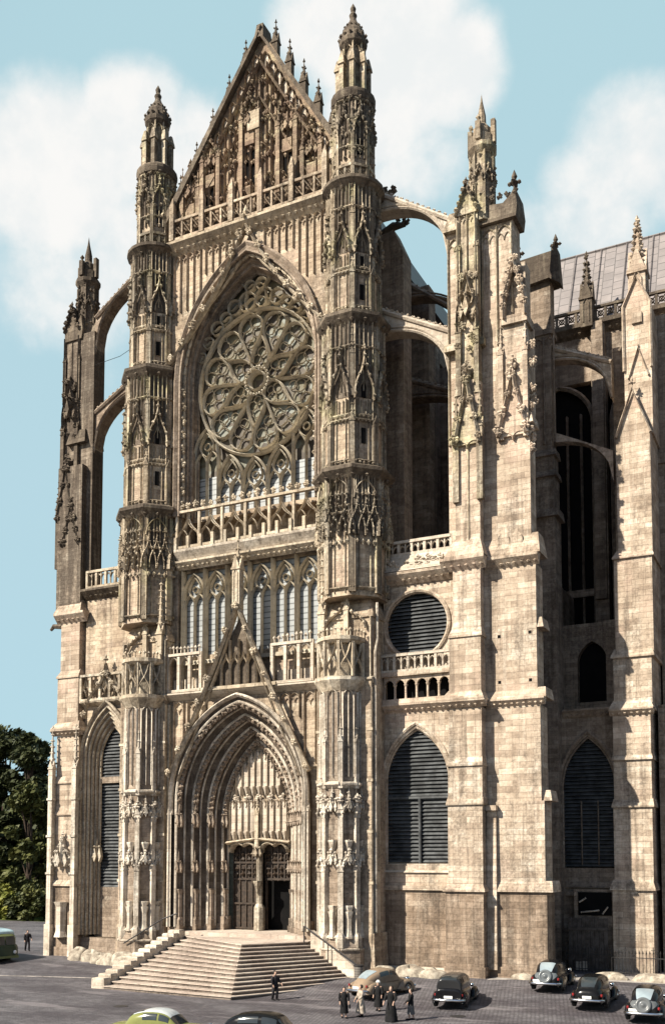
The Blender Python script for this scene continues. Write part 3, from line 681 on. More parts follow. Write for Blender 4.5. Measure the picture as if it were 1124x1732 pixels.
# gable ------------------------------------------------------------
ga = MB(); GY = 0.5
ga.prism([(-7.4, 58.2), (7.4, 58.2), (7.4, 62.4), (1.3, 72.9), (0.5, 72.9), (-7.4, 60.6)], GY, GY+1.0)
GA = part(ga, 'gable', 'gable')
gt = MB()
def gz(x): return 62.4+(7.4-x)*(10.5/6.3) if x > 0.9 else 60.6+(x+7.4)*(12.3/8.1)
for i in range(29):                                              # vertical ribs
    x = -6.6+13.2*i/28; top = gz(x)-1.6
    gt.bar([(x, 58.4), (x, top)], 0.14 if i % 2 == 0 else 0.09, 0.3 if i % 2 == 0 else 0.2, GY)
for i in range(28):
    x = -6.6+13.2*(i+0.5)/28; top = min(gz(x-0.24), gz(x+0.24))-1.6
    z = 60.6+0.5*(i % 2)
    lv = 0
    while z < top-0.9:
        gt.bar(ogee(0.44, 0.7, x, z), 0.07, 0.22, GY)
        for _ in range(2): gt.blob(x+(RND.random()-0.5)*0.4, GY-0.2, z+0.9*RND.random(), 0.10+0.07*RND.random(), 1.3)
        z += 1.9 if lv % 2 == 0 else 1.2; lv += 1
for i in range(11):                                              # pierced arcade under the raking coping
    for sg in (-1, 1):
        x = 0.9+sg*(0.45+(5.8 if sg > 0 else 7.2)*i/10.5); zt = gz(x)-0.55; gt.bar(arch(0.5, 0.5, x, zt-0.9), 0.1, 0.26, GY); gt.bar([(x-0.27, zt-2.1), (x-0.27, zt-0.7)], 0.1, 0.26, GY)
for sg in (-1, 1): gt.bar([(sg*7.3, 60.2 if sg > 0 else 58.8), (0.9, 70.9)], 0.2, 0.4, GY); gt.bar([(sg*5.5, 59.8), (0.9, 68.0)], 0.16, 0.34, GY)
for (x, zb, zt) in ((-3.6, 59.5, 64.3), (0, 60.0, 66.6), (3.3, 59.5, 65.0), (-5.5, 59.3, 62.4), (5.4, 59.3, 62.4)):   # tall niches
    for q in (-0.75, 0.75): pinnacle(gt, x+q, GY-0.2, 0.34, zb, zt, zt+2.0)
    gablet(gt, x, 1.4, zt, 2.0, GY, 0.4, 0.15, 0.17, 0.7); canopy(gt, x, GY, zt-0.6, 1.1, 1.0)
    corbel(gt, x, GY-0.1, zb+0.9, 0.9, 0.9); gt.box(x-0.4, x+0.4, GY-0.28, GY, zt-2.2, zt-1.2)
part(gt, 'gable_tracery', 'gable', GA)
pl = MB(); pl.box(-0.1, 0.95, GY-0.45, GY-0.05, 65.4, 66.9); part(pl, 'stone_plaque', 'carved', GA)
for sg in (-1, 1):
    dk = MB()
    for i in range(11):
        x = 0.9+sg*(0.45+(5.8 if sg > 0 else 7.2)*i/10.5); zt = gz(x)-0.6; dk.box(x-0.16, x+0.16, GY-0.03, GY+0.1, zt-1.5, zt-0.5)
    part(dk, 'gable_arcade', 'white', GA)  # pale panels paint the arcade openings as lit
nd = MB()
for x in (-3.6, 0.0, 3.3):
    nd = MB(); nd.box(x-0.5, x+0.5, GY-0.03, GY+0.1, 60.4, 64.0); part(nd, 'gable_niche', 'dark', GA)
cp = MB()
for sg in (-1, 1):
    cp.prism([(1.1, 73.6), (-7.8, 60.7), (-7.8, 59.7), (0.7, 72.6)] if sg < 0 else [(1.1, 72.6), (7.7, 61.5), (7.7, 62.4), (0.7, 73.6)], GY-0.55, GY+1.2)
cp.wedge(0.5, 1.3, GY-0.5, GY+1.1, 72.7, 73.9, 0.12, 0.2, 0.2)
part(cp, 'raking_coping', 'weather', GA)
for i in range(1, 6):
    for sg in (-1, 1):
        pm = MB(); x = 0.9+(sg*(0.6+6.2*(i-0.6)/5) if sg > 0 else -(1.0+7.6*(i-0.6)/5)); z = gz(x)+0.4
        pinnacle(pm, x, GY+0.3, 0.5, z-0.8, z+0.5, z+2.3); part(pm, 'pinnacle', 'weather', GA)
# ---------------------------------------------------------------- great portal
ORD = [(5.75, 7.4, -0.95), (5.4, 7.2, -0.8), (5.05, 7.05, -0.2), (4.6, 6.85, 0.2), (4.25, 6.7, 0.75), (3.8, 6.5, 1.1), (3.45, 6.35, 1.6), (3.05, 6.15, 2.0), (2.8, 6.0, 2.35)]
def zsp(h): return 13.8-(5.75-h)*0.62
cv = [curve_pts(h, r, 0, zsp(h), 4.2, y, 16) for h, r, y in ORD]
po = MB()
po.loft(curve_pts(5.77, 7.42, 0, 13.8, 4.2, -0.15, 16), cv[0])
for A, B in zip(cv[:-1], cv[1:]): po.loft(A, B)
PO = part(po, 'portal', 'soot_shade')
pr = MB()
for i in (1, 2, 3, 4, 5, 6, 7, 8): pr.tube([(x, y-0.04, z) for x, y, z in curve_pts(ORD[i][0], ORD[i][1], 0, zsp(ORD[i][0]), 4.2, ORD[i][2], 24)], 0.11 if i % 2 else 0.085, 6)
pr.bar([(x, z) for x, y, z in curve_pts(5.78, 7.45, 0, 13.8, 4.2, 0, 24)], 0.3, 0.4, -0.9)
for sg in (-1, 1): pinnacle(pr, sg*5.8, -1.0, 0.34, 4.2, 12.6, 14.9)
part(pr, 'archivolt_moulding', 'shaft', PO)
st = MB()
for i in (1, 3, 5, 7):                                           # canopies and small figures set round each hollow
    h, r, y = [(a+b)/2 for a, b in zip(ORD[i], ORD[i+1])] if i < 8 else ORD[i]
    c = curve_pts(h, r, 0, zsp(h), 13.0, y, 18)
    for (x, yy, z), (x2, y2, z2) in zip(c[:-1], c[1:]):
        L = sqrt((x2-x)**2+(z2-z)**2); n = max(1, int(L/0.8))
        for j in range(n):
            t = (j+0.5)/n; px, pz = x+(x2-x)*t, z+(z2-z)*t; tx, tz = (x2-x)/L, (z2-z)/L
            if px > 0: tx, tz = -tx, -tz
            st.tube([(px-tx*0.35, yy-0.1, pz-tz*0.35), (px, yy-0.16, pz), (px+tx*0.2, yy-0.12, pz+tz*0.2)], [0.14, 0.17, 0.08], 5)
            st.blob(px+tx*0.42, yy-0.16, pz+tz*0.42, 0.27, 0.8); st.blob(px+tx*0.36, yy-0.3, pz+tz*0.36, 0.15, 1.0)
    for sg in (-1, 1):                                           # empty niches of the jambs
        px = sg*h
        canopy(st, px, y-0.1, 11.6, 0.75, 1.3); canopy(st, px, y-0.1, 8.2, 0.7, 1.1)
        corbel(st, px, y-0.1, 7.0, 0.55, 0.7); st.lathe(px, y-0.05, [(0.3, 4.2), (0.3, 4.7), (0.2, 4.9), (0.2, 6.6), (0.32, 6.9)], 6)
part(st, 'archivolt_sculpture', 'old', PO)
for sg in (-1, 1):                                               # stepped plinth of the jambs
    jb = MB()
    for i in range(0, 8, 2):
        a, b_ = ORD[i], ORD[min(i+2, 8)]; xs = sorted((sg*a[0]+sg*0.25, sg*b_[0]-sg*0.0))
        jb.box(xs[0], xs[1], b_[2]-0.55, b_[2]+0.6, 3.0, 4.9); jb.box(xs[0]-0.05, xs[1]+0.05, b_[2]-0.65, b_[2]+0.6, 3.0, 4.35)
    part(jb, 'jamb_plinth', 'old', PO)
# tympanum with rows of niches
ty = MB(); T = arch(5.6, 6.0, 0, zsp(2.8), 14)
ty.prism([(-2.8, 10.4), (2.8, 10.4)] + list(reversed(T)), 2.35, 2.9)
TY = part(ty, 'tympanum', 'facade', PO)
tn = MB()
def tz(x): 
    for (xa, za), (xb, zb) in zip(T[:-1], T[1:]):
        if xa <= x <= xb: return za+(zb-za)*(x-xa)/(xb-xa+1e-9)
    return 12
for row, (zb, hh, n) in enumerate(((10.7, 2.9, 9), (14.1, 3.3, 9))):
    for i in range(n):
        x = -2.5+5.0*(i+0.5)/n; top = min(zb+hh, tz(x)-0.25)
        if top-zb < 0.8: continue
        tn.box(x-0.2, x+0.2, 2.12, 2.35, zb+0.6, top-0.35); tn.bar([(x-0.27, zb), (x-0.27, top)], 0.09, 0.4, 2.35); tn.bar([(x+0.27, zb), (x+0.27, top)], 0.09, 0.4, 2.35)
        canopy(tn, x, 2.3, top-0.5, 0.55, 0.7, False); corbel(tn, x, 2.2, zb+0.62, 0.5, 0.7)
for x in (-2, -1, 0, 1, 2): tn.blob(x, 2.2, 13.9, 0.3); 
part(tn, 'tympanum_niches', 'white', TY)
ln = MB()
for xc in (-1.33, 1.53-0.2):
    A = arch(2.3, 0.5, xc, 9.75, 8); ln.bar(A, 0.25, 0.5, 2.4)
    ln.prism([(xc-1.33, 10.4), (xc-1.15, 9.7)]+[(p[0], p[1]+0.02) for p in A]+[(xc+1.15, 9.7), (xc+1.33, 10.4)], 2.3, 2.8)
ln.bar([(-2.75, 10.45), (0, 10.75), (2.75, 10.45)], 0.26, 0.6, 2.35)
part(ln, 'lintel', 'carved', PO)
tm = MB(); tm.lathe(0, 2.35, [(0.42, 3.9), (0.42, 5.6), (0.25, 5.9), (0.25, 9.6), (0.36, 9.9)], 8, OCT); pinnacle(tm, 0, 1.95, 0.3, 10.0, 12.6, 13.8); corbel(tm, 0, 2.0, 7.6, 0.7, 1.0); canopy(tm, 0, 2.1, 9.4, 0.8, 0.9)
part(tm, 'trumeau', 'carved', PO)
for xc, opened in ((-1.4, False), (1.4, True)):
    d = MB(); z0 = 3.9
    if opened:
        d.box(xc-1.15, xc+1.15, 2.78, 2.9, 7.6, 10.2); d.box(xc-1.15, xc-0.95, 2.75, 2.9, z0, 7.6); d.box(xc+0.95, xc+1.15, 2.75, 2.9, z0, 7.6)
    else: d.box(xc-1.15, xc+1.15, 2.78, 2.9, z0, 10.2)
    o = part(d, 'door', 'wood', PO)
    e = MB(); zz = 7.6 if opened else z0+0.1
    for i in range(5): e.box(xc-1.1+2.2*i/4-0.05, xc-1.1+2.2*i/4+0.05, 2.68, 2.78, zz, 10.1)
    for z in (3.95, 5.8, 7.65, 8.9): 
        if z > zz-0.1: e.box(xc-1.1, xc+1.1, 2.66, 2.78, z, z+0.14)
    for i in range(4):
        for z in (8.1, 8.5, 9.2, 9.6): e.blob(xc-0.83+0.55*i, 2.72, z, 0.2, 1.2); 
    part(e, 'carved_panels', 'wood', o)
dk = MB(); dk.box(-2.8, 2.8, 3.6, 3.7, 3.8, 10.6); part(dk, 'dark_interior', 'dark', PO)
fl = MB(); fl.box(-5.6, 5.6, -1.0, 3.7, 3.0, 3.88); part(fl, 'threshold', 'step', PO)
# gablet over the portal
pg = MB()
for sg in (-1, 1):
    pts = bez((sg*5.95, 15.4), (sg*4.6, 18.0), (sg*2.4, 22.2), (0, 27.9), 12)
    pg.bar(pts, 0.3, 0.5, -0.9); pg.bar([(x*0.88, z-0.3) for x, z in pts], 0.12, 0.3, -0.85); crockets(pg, pts, -1.3, 1.9, 0.28)
pg.box(-3.2, 3.2, -1.0, -0.8, 21.75, 22.0)
for x in (-1.5, -0.75, 0, 0.75, 1.5): pg.bar([(x, 21.8), (x, 24.2 if abs(x) > 1 else 25.4)], 0.14, 0.3, -0.7)
for x in (-1.1, -0.37, 0.37, 1.1): pg.bar(ogee(0.74, 1.2, x, 23.2), 0.1, 0.25, -0.7)
pinnacle(pg, 0, -1.0, 0.62, 27.6, 30.6, 32.8)
part(pg, 'portal_gablet', 'carved', PO)
dk = MB(); dk.prism([(-2.9, 21.9), (2.9, 21.9), (0, 27.2)], -0.62, -0.55); part(dk, 'gablet_panel', 'weather', PO)

# ---------------------------------------------------------------- side bays
def louvred(hw, zs, zspr, rise, xc, y, mat='slat', round_=False):
    f = MB()
    zt = zspr+rise; z = zs
    A = arch(2*hw, rise, xc, zspr, 16)
    while z < zt-0.1:
        if round_: q = hw*hw-(z-zspr)**2; h = sqrt(q) if q > 0 else 0
        elif z <= zspr: h = hw
        else:
            h = 0
            for (xa, za), (xb, zb) in zip(A[:-1], A[1:]):
                if za <= z <= zb and xb <= xc+1e-6: h = xc-(xa+(xb-xa)*(z-za)/(zb-za+1e-9)); break
        if h > 0.1:
            f.add([(xc-h, y, z), (xc+h, y, z), (xc+h, y+0.2, z+0.2), (xc-h, y+0.2, z+0.2), (xc-h, y, z+0.04), (xc+h, y, z+0.04), (xc+h, y+0.2, z+0.24), (xc-h, y+0.2, z+0.24)],
                  [(3,2,1,0),(4,5,6,7),(0,1,5,4),(1,2,6,5),(2,3,7,6),(3,0,4,7)])
        z += 0.27
    return f
# right bay
w = MB(); BY = 1.4
wall_arch(w, 10.6, 15.9, 7.1, 20.0, 13.05, 2.42, 8.9, 14.6, 3.8, BY, BY+1.6)
R1 = part(w, 'aisle_wall', 'pier'); w = MB(); w.box(10.6, 15.9, BY-0.03, BY+1.6, 1.0, 7.1); part(w, 'base_courses', 'base', R1)
w = MB(); C = circle(13.1, 25.6, 2.42, 32)
w.prism([(10.6, 22.4), (13.1, 22.4)]+[p for p in circle(13.1, 25.6, 2.42, 16, -pi/2, -1.5*pi)]+[(13.1, 28.6), (10.6, 28.6)], BY+0.1, BY+1.4)
w.prism([(13.1, 22.4), (15.9, 22.4), (15.9, 28.6), (13.1, 28.6)]+[p for p in circle(13.1, 25.6, 2.42, 16, pi/2, -pi/2)], BY+0.1, BY+1.4)
part(w, 'aisle_wall', 'pier')
wf = MB(); wf.tube(curve_pts(2.55, 4.05, 13.05, 14.6, 12.0, BY-0.02, 16), 0.15, 6); wf.tube(curve_pts(2.42, 3.78, 13.05, 14.6, 8.9, BY+0.1, 16), 0.11, 6); wf.tube(curve_pts(2.34, 3.65, 13.05, 14.6, 8.9, BY+0.3, 16), 0.1, 6)
WI = part(wf, 'aisle_window', 'pier')
part(louvred(2.4, 9.0, 14.6, 3.72, 13.05, BY+0.35), 'louvre', 'slat', WI)
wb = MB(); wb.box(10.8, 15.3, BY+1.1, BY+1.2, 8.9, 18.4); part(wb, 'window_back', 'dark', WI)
wm = MB(); wm.tube([(13.2, BY+0.25, 8.4), (13.2, BY+0.25, 13.4)], 0.1, 6); wm.box(10.8, 15.3, BY+0.24, BY+0.34, 13.4, 13.55); part(wm, 'mullion', 'slat', WI)
sl = MB(); sl.wedge(10.6, 15.6, BY-0.15, BY+0.9, 8.3, 9.0, 0, 0.7); part(sl, 'sill', 'white', R1); sl = MB(); sl.box(10.6, 15.7, BY-0.22, BY+0.1, 7.1, 7.4); part(sl, 'string_course', 'pier', R1); sl = MB(); sl.wedge(10.6, 15.7, BY-0.25, BY, 1.0, 1.9, 0, 0.1); part(sl, 'plinth', 'white', R1)
rf = MB(); rf.tube([(x, BY+0.05, z) for x, z in C]+[(C[0][0], BY+0.05, C[0][1])], 0.15, 6); rf.tube([(13.1+(x-13.1)*0.97, BY+0.25, 25.6+(z-25.6)*0.97) for x, z in C+[C[0]]], 0.12, 6)
RO = part(rf, 'round_window', 'pier')
part(louvred(2.4, 23.2, 25.6, 2.4, 13.1, BY+0.38, round_=True), 'louvre', 'slat', RO)
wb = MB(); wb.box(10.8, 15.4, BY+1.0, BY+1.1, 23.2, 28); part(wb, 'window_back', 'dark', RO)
cornice(10.6, 15.9, 19.4, BY, 0.7, 0.5, 'pier', 0.4); cornice(10.6, 15.9, 28.5, BY, 0.9, 0.6, 'pier', 0.45)
sl = MB(); sl.wedge(10.6, 15.9, BY-0.5, BY+1.2, 29.4, 30.7, 0, 0.75)
for i in range(60): sl.blob(10.7+5.1*RND.random(), BY-0.3+0.6*RND.random(), 29.7+0.6*RND.random(), 0.14+0.16*RND.random(), 0.7)
part(sl, 'weathered_ledge', 'white')
b = MB(); balustrade(b, 10.7, 15.6, 30.7, 31.8, BY+0.4, 5, 'double', 0.22); part(b, 'balustrade', 'white')
b = MB(); balustrade(b, 10.6, 15.7, 22.2, 23.55, BY-0.35, 5, 'double', 0.2); part(b, 'balustrade', 'white')
gw = MB(); gw.box(10.6, 15.7, BY-0.5, BY+0.3, 21.95, 22.25); gw.wedge(10.6, 15.8, BY-0.45, BY+1.0, 20.0, 20.35, 0, 0.05)
for i in range(7):
    x = 10.75+4.9*i/6; gw.lathe(x, BY-0.15, [(0.15, 20.3), (0.09, 20.5), (0.09, 21.2), (0.16, 21.4)], 6)
    if i < 6:
        A = arch(0.72, 0.42, x+4.9/12, 21.3, 6); gw.prism([(x, 21.3), (x+0.05, 21.3)]+A+[(x+4.9/6-0.02, 21.3), (x+4.9/6, 22.0), (x, 22.0)], BY-0.28, BY-0.05)
GWp = part(gw, 'arcade_gallery', 'pier')
dk = MB(); dk.box(10.6, 15.8, BY+0.5, BY+0.6, 20.0, 22.4); part(dk, 'gallery_back', 'dark', GWp)
# left bay, a tall moulded arch
w = MB(); LY = 0.9
wall_arch(w, -15.8, -10.6, 1.0, 22.0, -13.2, 2.2, 3.0, 17.2, 4.0, LY, LY+0.5)
w.box(-15.8, -10.6, LY, LY+1.4, 22.0, 30.8)
L1 = part(w, 'aisle_wall', 'facade')
lo = MB(); ords = [(2.35, 4.4, LY-0.5), (2.2, 4.15, LY-0.3), (2.0, 3.8, LY-0.05), (1.8, 3.5, LY+0.2), (1.6, 3.2, LY+0.45), (1.4, 2.9, LY+0.7)]
cvs = [curve_pts(h, r, -13.2, 17.4-(2.35-h)*0.3, 3.2, y, 12) for h, r, y in ords]
lo.loft(curve_pts(2.36, 4.42, -13.2, 17.4, 3.2, LY+0.02, 12), cvs[0])
for A, B in zip(cvs[:-1], cvs[1:]): lo.loft(A, B)
LW = part(lo, 'side_portal', 'old')
lm = MB()
for h, r, y in ords[1:]: lm.tube(curve_pts(h, r, -13.2, 17.4-(2.35-h)*0.3, 3.2, y-0.04, 14), 0.12, 5)
lm.bar([(x, z) for x, y, z in curve_pts(2.45, 4.5, -13.2, 17.4, 15.0, 0, 12)], 0.22, 0.3, LY-0.4)
for sg in (-1, 1): pinnacle(lm, -13.2+sg*2.5, LY-0.55, 0.36, 3.2, 14.2, 16.8); 
gablet(lm, -13.2, 4.2, 20.6, 4.3, LY-0.45, 0.35, 0.22, 0.24, 0.9)
canopy(lm, -14.6, LY+0.5, 9.0, 1.0, 1.6); 
part(lm, 'moulding', 'carved', LW)
part(louvred(1.42, 7.0, 16.9, 2.9, -13.2, LY+0.75), 'louvre', 'slat', LW)
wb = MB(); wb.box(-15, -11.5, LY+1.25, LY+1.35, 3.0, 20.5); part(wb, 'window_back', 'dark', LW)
wb = MB(); wb.box(-15, -11.5, LY+0.72, LY+1.2, 3.0, 7.0); part(wb, 'sill_wall', 'old', LW); wb = MB(); wb.box(-14.6, -11.8, LY+0.6, LY+0.74, 15.4, 15.9); part(wb, 'transom', 'old', LW)
dk = MB(); dk.box(-12.0, -11.0, LY-0.05, LY+0.2, 22.2, 24.6); dk.prism([(-12.0,24.6),(-11.0,24.6),(-11.0,25.1),(-11.5,25.3)], LY-0.05, LY+0.2); part(dk, 'hatch', 'dark', L1)
b = MB(); balustrade(b, -15.8, -10.9, 22.0, 24.2, LY-0.5, 5, 'flame', 0.24); part(b, 'balustrade', 'carved')
cornice(-15.9, -10.6, 21.6, LY, 0.45, 0.6, 'carved', 0)
cornice(-15.9, -10.6, 30.5, LY, 0.9, 0.7, 'weather', 0.5)
b = MB(); balustrade(b, -15.6, -10.8, 31.4, 32.9, LY-0.2, 5, 'double', 0.22); part(b, 'balustrade', 'carved')
w = MB(); w.wedge(-15.8, -10.6, LY-0.4, LY+0.3, 1.0, 3.0, 0, 0.2); part(w, 'plinth', 'old', L1)

# ---------------------------------------------------------------- outer piers
def gabled_face(mb, xc, w, z0, h, y):                            # steep fleuroned gablet with crockets on a pier face
    pts = bez((xc-w/2, z0), (xc-w*0.36, z0+h*0.35), (xc-w*0.13, z0+h*0.55), (xc, z0+h), 8)
    rp = [(2*xc-x, z) for x, z in pts]; mb.prism(list(reversed([(2*xc-x, z) for x, z in rp]+list(reversed(rp))[1:])), y-0.22, y)
    for L in (pts, rp):
        mb.bar(L, 0.26, 0.45, y-0.1); crockets(mb, L, y-0.3, h*0.28, 0.34)
    n = 2
    for i in range(n): mb.bar(arch(w/n, 0.45, xc-w/2+w*(i+0.5)/n, z0-0.25, 5), 0.12, 0.28, y)
    mb.blob(xc, y-0.2, z0+h+0.35, 0.42, 0.9); mb.blob(xc, y-0.2, z0+h+0.8, 0.22, 1.5)
def big_pier(s):
    X = lambda a, b: (a, b) if s > 0 else (-b, -a)
    mat = 'pier'; DP = 3.0 if s > 0 else 2.35
    p = MB()
    lv = [(0.8, 2.2, 15.55, 18.35, -0.12), (2.2, 7.2, 15.65, 18.25, 0.0), (7.5, 13.0, 15.8, 18.2, 0.12), (13.0, 15.6, 15.82, 18.2, 0.16), (15.6, 19.3, 15.85, 18.15, 0.3), (19.6, 24.4, 15.95, 18.15, 0.25), (24.4, 29.0, 16.15, 18.1, 0.5), (29.8, 42.0, 16.3, 18.05, 0.75)]
    if s < 0: lv[-1] = (29.8, 42.0, 16.05, 18.6, 0.35)
    up = MB() if s < 0 else p; bs = MB()
    for z0, z1, a, b_, y in lv: x0, x1 = X(a, b_); (up if z1 > 40 else bs if z1 < 7.3 else p).box(x0, x1, y, DP, z0, z1)
    for (z, h, a, b_, y, dx, dy) in ((7.2, 0.5, 15.5, 18.4, -0.18, 0.3, 0.4), (12.9, 0.55, 15.7, 18.3, 0.0, 0.1, 0.25), (15.5, 0.8, 15.72, 18.25, 0.04, 0.12, 0.4), (19.9, 0.6, 15.5, 18.45, -0.2, 0.35, 0.5), (24.2, 0.7, 15.9, 18.25, 0.15, 0.2, 0.5), (29.6, 1.5, 15.7, 18.5, 0.0, 0.55, 0.85)):
        x0, x1 = X(a, b_); p.wedge(x0, x1, y, DP, z-0.12, z, 0, 0); p.wedge(x0, x1, y, DP, z, z+h, dx, dy)
    x0, x1 = X(15.5, 20.3 if s > 0 else 18.5); up.box(x0, x1, 1.72 if s > 0 else 0.95, 3.4 if s > 0 else 2.3, 29.5, 53.6)
    PI = part(p, 'outer_pier', mat); part(bs, 'base_courses', 'base', PI)
    if s < 0: part(up, 'upper_shaft', 'lichen_shade', PI)
    tr = MB()
    x0, x1 = X(15.4, 18.5); cornice(x0, x1, 19.3, 0.25, 0.55, 0.45, mat, 0.4, 'string_course', PI); cornice(x0, x1, 28.7, 0.5, 0.9, 0.55, mat, 0.45, 'string_course', PI)
    # upper shaft with niches
    xs0, xs1 = X(16.5, 18.0) if s > 0 else (-18.7, -17.0); xc = (xs0+xs1)/2
    tr.box(xs0, xs1, 1.0, 2.5, 42.0, 54.2)
    gabled_face(tr, xc, 1.75, 37.4, 4.9, 0.75)
    tr.bar([(xc, 30.5), (xc, 37.5)], 0.12, 0.1, 0.75)
    for q in (xs0-0.1, xs1+0.1): pinnacle(tr, q, 0.75, 0.42, 33.5, 38.6, 41.6)
    for q in (xs0+0.1, xs1-0.1): pinnacle(tr, q, 0.85, 0.36, 41.0, 45.5, 48.5); pinnacle(tr, q, 0.95, 0.3, 48.0, 51.5, 53.5); tr.bar([(q, 43), (q, 53.5)], 0.2, 0.3, 1.0)
    canopy(tr, xc, 1.0, 46.4, 1.3, 2.0); tr.bar(circle(xc, 47.6, 0.55, 10), 0.16, 0.5, 0.9, True); corbel(tr, xc, 0.9, 42.6, 1.0, 0.8)
    tr.bar(bez((xc-0.7, 45.6), (xc-0.9, 47.6), (xc-0.3, 47.8), (xc, 49.6)), 0.16, 0.5, 1.0); tr.bar(bez((xc+0.7, 45.6), (xc+0.9, 47.6), (xc+0.3, 47.8), (xc, 49.6)), 0.16, 0.5, 1.0)
    for _ in range(16): tr.blob(xc+(RND.random()-0.5)*1.5, 0.75, 44+6*RND.random(), 0.2+0.12*RND.random(), 1.3)
    panels(tr, xs0+0.2, xs1-0.2, 49.6, 54.0, 1.0, 2, 0.1, 0.14)
    gablet(tr, xc, 1.6, 54.0, 2.2, 1.0, 0.4, 0.18, 0.2, 0.5, False, True)
    tr.prism([(xs0, 54.0), (xs1, 54.0), (xc, 56.3)], 1.0, 3.0)
    xe0, xe1 = X(15.5, 16.6); panels(tr, xe0+0.1, xe1-0.1, 38, 53.0, 1.72, 1, 0.14, 0.16); tr.wedge(xe0-0.15, xe1, 1.3, 3.3 if s > 0 else 2.3, 53.4, 55.0, 0.3, 0.5)
    xe0, xe1 = X(18.0, 20.3)
    if s > 0: panels(tr, xe0+0.1, xe1-0.1, 44.5, 53.0, 1.72, 2, 0.14, 0.16)
    x0, x1 = X(15.4, 18.3); tr.box(x0, x1, 1.2, 3.3, 44.6, 45.1) if s > 0 else None
    part(tr, 'pier_ornament', 'turret' if s > 0 else 'weather', PI)
    sd = MB(); xr0, xr1 = X(17.8, 20.6) if s > 0 else (-18.6, -16.8)
    sd.prism([(xr0, 53.2), (xr1, 53.2), (xr1+0.1, 54.0), (xr1-0.05, 55.3), (xr1-0.35, 54.8), (xr1-0.9, 54.35), (xr0+0.6, 54.5), (xr0, 55.2)], 1.35 if s > 0 else 0.8, 3.5 if s > 0 else 2.35); finial(sd, xr1-0.1, 1.5, 54.9, 1.7)
    for k in range(6): sd.blob(xr0+(xr1-xr0)*k/5, 1.4, 54.9, 0.25)
    part(sd, 'saddle_roof', 'weather', PI)
    # crowning octagonal pinnacle
    cx = (18.1 if s > 0 else -17.1); cy = 1.9; r = 0.8; o = MB(); o_dz = -0.7 if s > 0 else -1.1
    o.lathe(cx, cy, [(r*1.05, 53.5), (r, 59.6), (r, 60.6)], 8, OCT)
    o.lathe(cx, cy, [(r*1.0, 59.1), (r*1.32, 59.5), (r*1.32, 59.8), (r*0.85, 60.0), (r*0.8, 61.2), (r*0.4, 61.6), (0.3, 62.2), (0.1, 63.2), (0.0, 63.9)], 10)
    for k in range(8):
        o.M = frame(cx, cy, 45*k); o.bar([(-0.25, 54.5), (-0.25, 59.2)], 0.1, 0.16, -r*0.93); gablet(o, 0, 0.6, 57.0, 1.1, -r*0.93, 0.2, 0.09, 0.12, 0.3)
        for _ in range(6): o.blob((RND.random()-0.5)*0.6, -r*0.95, 55+5.6*RND.random(), 0.12+0.1*RND.random(), 1.3)
        if k % 2 == 0: o.box(-0.18, 0.18, -r*1.25, -r*0.85, 60.0, 61.3+0.4*(k == 2)); o.blob(0, -r, 61.6, 0.2, 1.4)
    o.M = None; o.v = [(a, b, c+o_dz*(c > 54)) for a, b, c in o.v]
    part(o, 'pinnacle', 'turret' if s > 0 else 'weather', PI)
    if s > 0:                                                   # the buttress that runs out to the east
        q = MB(); el = [(0.8, 2.2, 22.3, 0.95), (2.2, 7.3, 22.15, 1.05), (7.6, 13, 22.05, 1.12), (13, 19.3, 21.85, 1.2), (19.8, 28.8, 21.65, 1.3), (29.6, 38.5, 21.3, 1.6)]
        bs2 = MB()
        for z0, z1, b_, y in el: (bs2 if z1 < 7.4 else q).box(18.0, b_, y, 2.95, z0, z1)
        for (z, h, b_, y, dx, dy) in ((7.2, 0.6, 22.6, 0.85, 0.25, 0.3), (19.9, 0.6, 22.3, 0.95, 0.25, 0.4), (29.6, 1.4, 22.0, 1.05, 0.5, 0.6)): q.wedge(17.9, b_, y, 3.05, z-0.12, z); q.wedge(17.9, b_, y, 3.05, z, z+h, dx*0.5, dy)
        for (z, b_) in ((13, 22.5), (24.5, 22.1), (38.5, 21.6)): q.wedge(21.3, b_, 1.33, 3.02, z, z+0.7, 0.15, 0.2)
        q.box(18.22, 18.95, 0.6, 3, 12.4, 12.75); q.wedge(18.22, 18.9, 0.7, 3, 2, 12.4, 0.03, 0.2)
        EB = part(q, 'east_buttress', mat, PI); part(bs2, 'base_courses', 'base', EB)
        e = MB(); e.M = None
        gabled_face(e, 20.2, 2.0, 37.8, 4.6, 1.6)
        e.box(19.4, 21.1, 1.55, 4, 38.5, 46.2)
        for _ in range(18): e.blob(21.3+0.3*RND.random(), 1.6+0.6*RND.random(), 36.5+8*RND.random(), 0.3, 1.2)
        e.bar(bez((19.7, 46), (19.6, 48.6), (20.2, 48), (20.4, 50.4)), 0.2, 0.6, 1.6); e.bar(bez((21.2, 46), (21.3, 48.6), (20.6, 48), (20.4, 50.4)), 0.2, 0.6, 1.6); crockets(e, [(21.2, 46.5), (20.4, 50.6)], 1.3, 0.8, 0.36); crockets(e, [(19.6, 46.5), (20.4, 50.6)], 1.3, 0.8, 0.3)
        e.box(19.5, 21.3, 1.3, 3, 45.6, 46.2); e.box(19.7, 21.1, 1.75, 3, 46.2, 50)
        for q2 in (19.4, 21.1): pinnacle(e, q2, 1.5, 0.34, 37.6, 43.6, 46.2)
        [e.prism([(19.9+q*0.45-0.42, 29.9), (19.9+q*0.45+0.42, 29.9)]+list(reversed(arch(0.84, 0.6, 19.9+q*0.45, 30.6, 6))), 1.35, 1.7) for q in (-1, 1)]
        part(e, 'buttress_ornament', 'pier', EB)
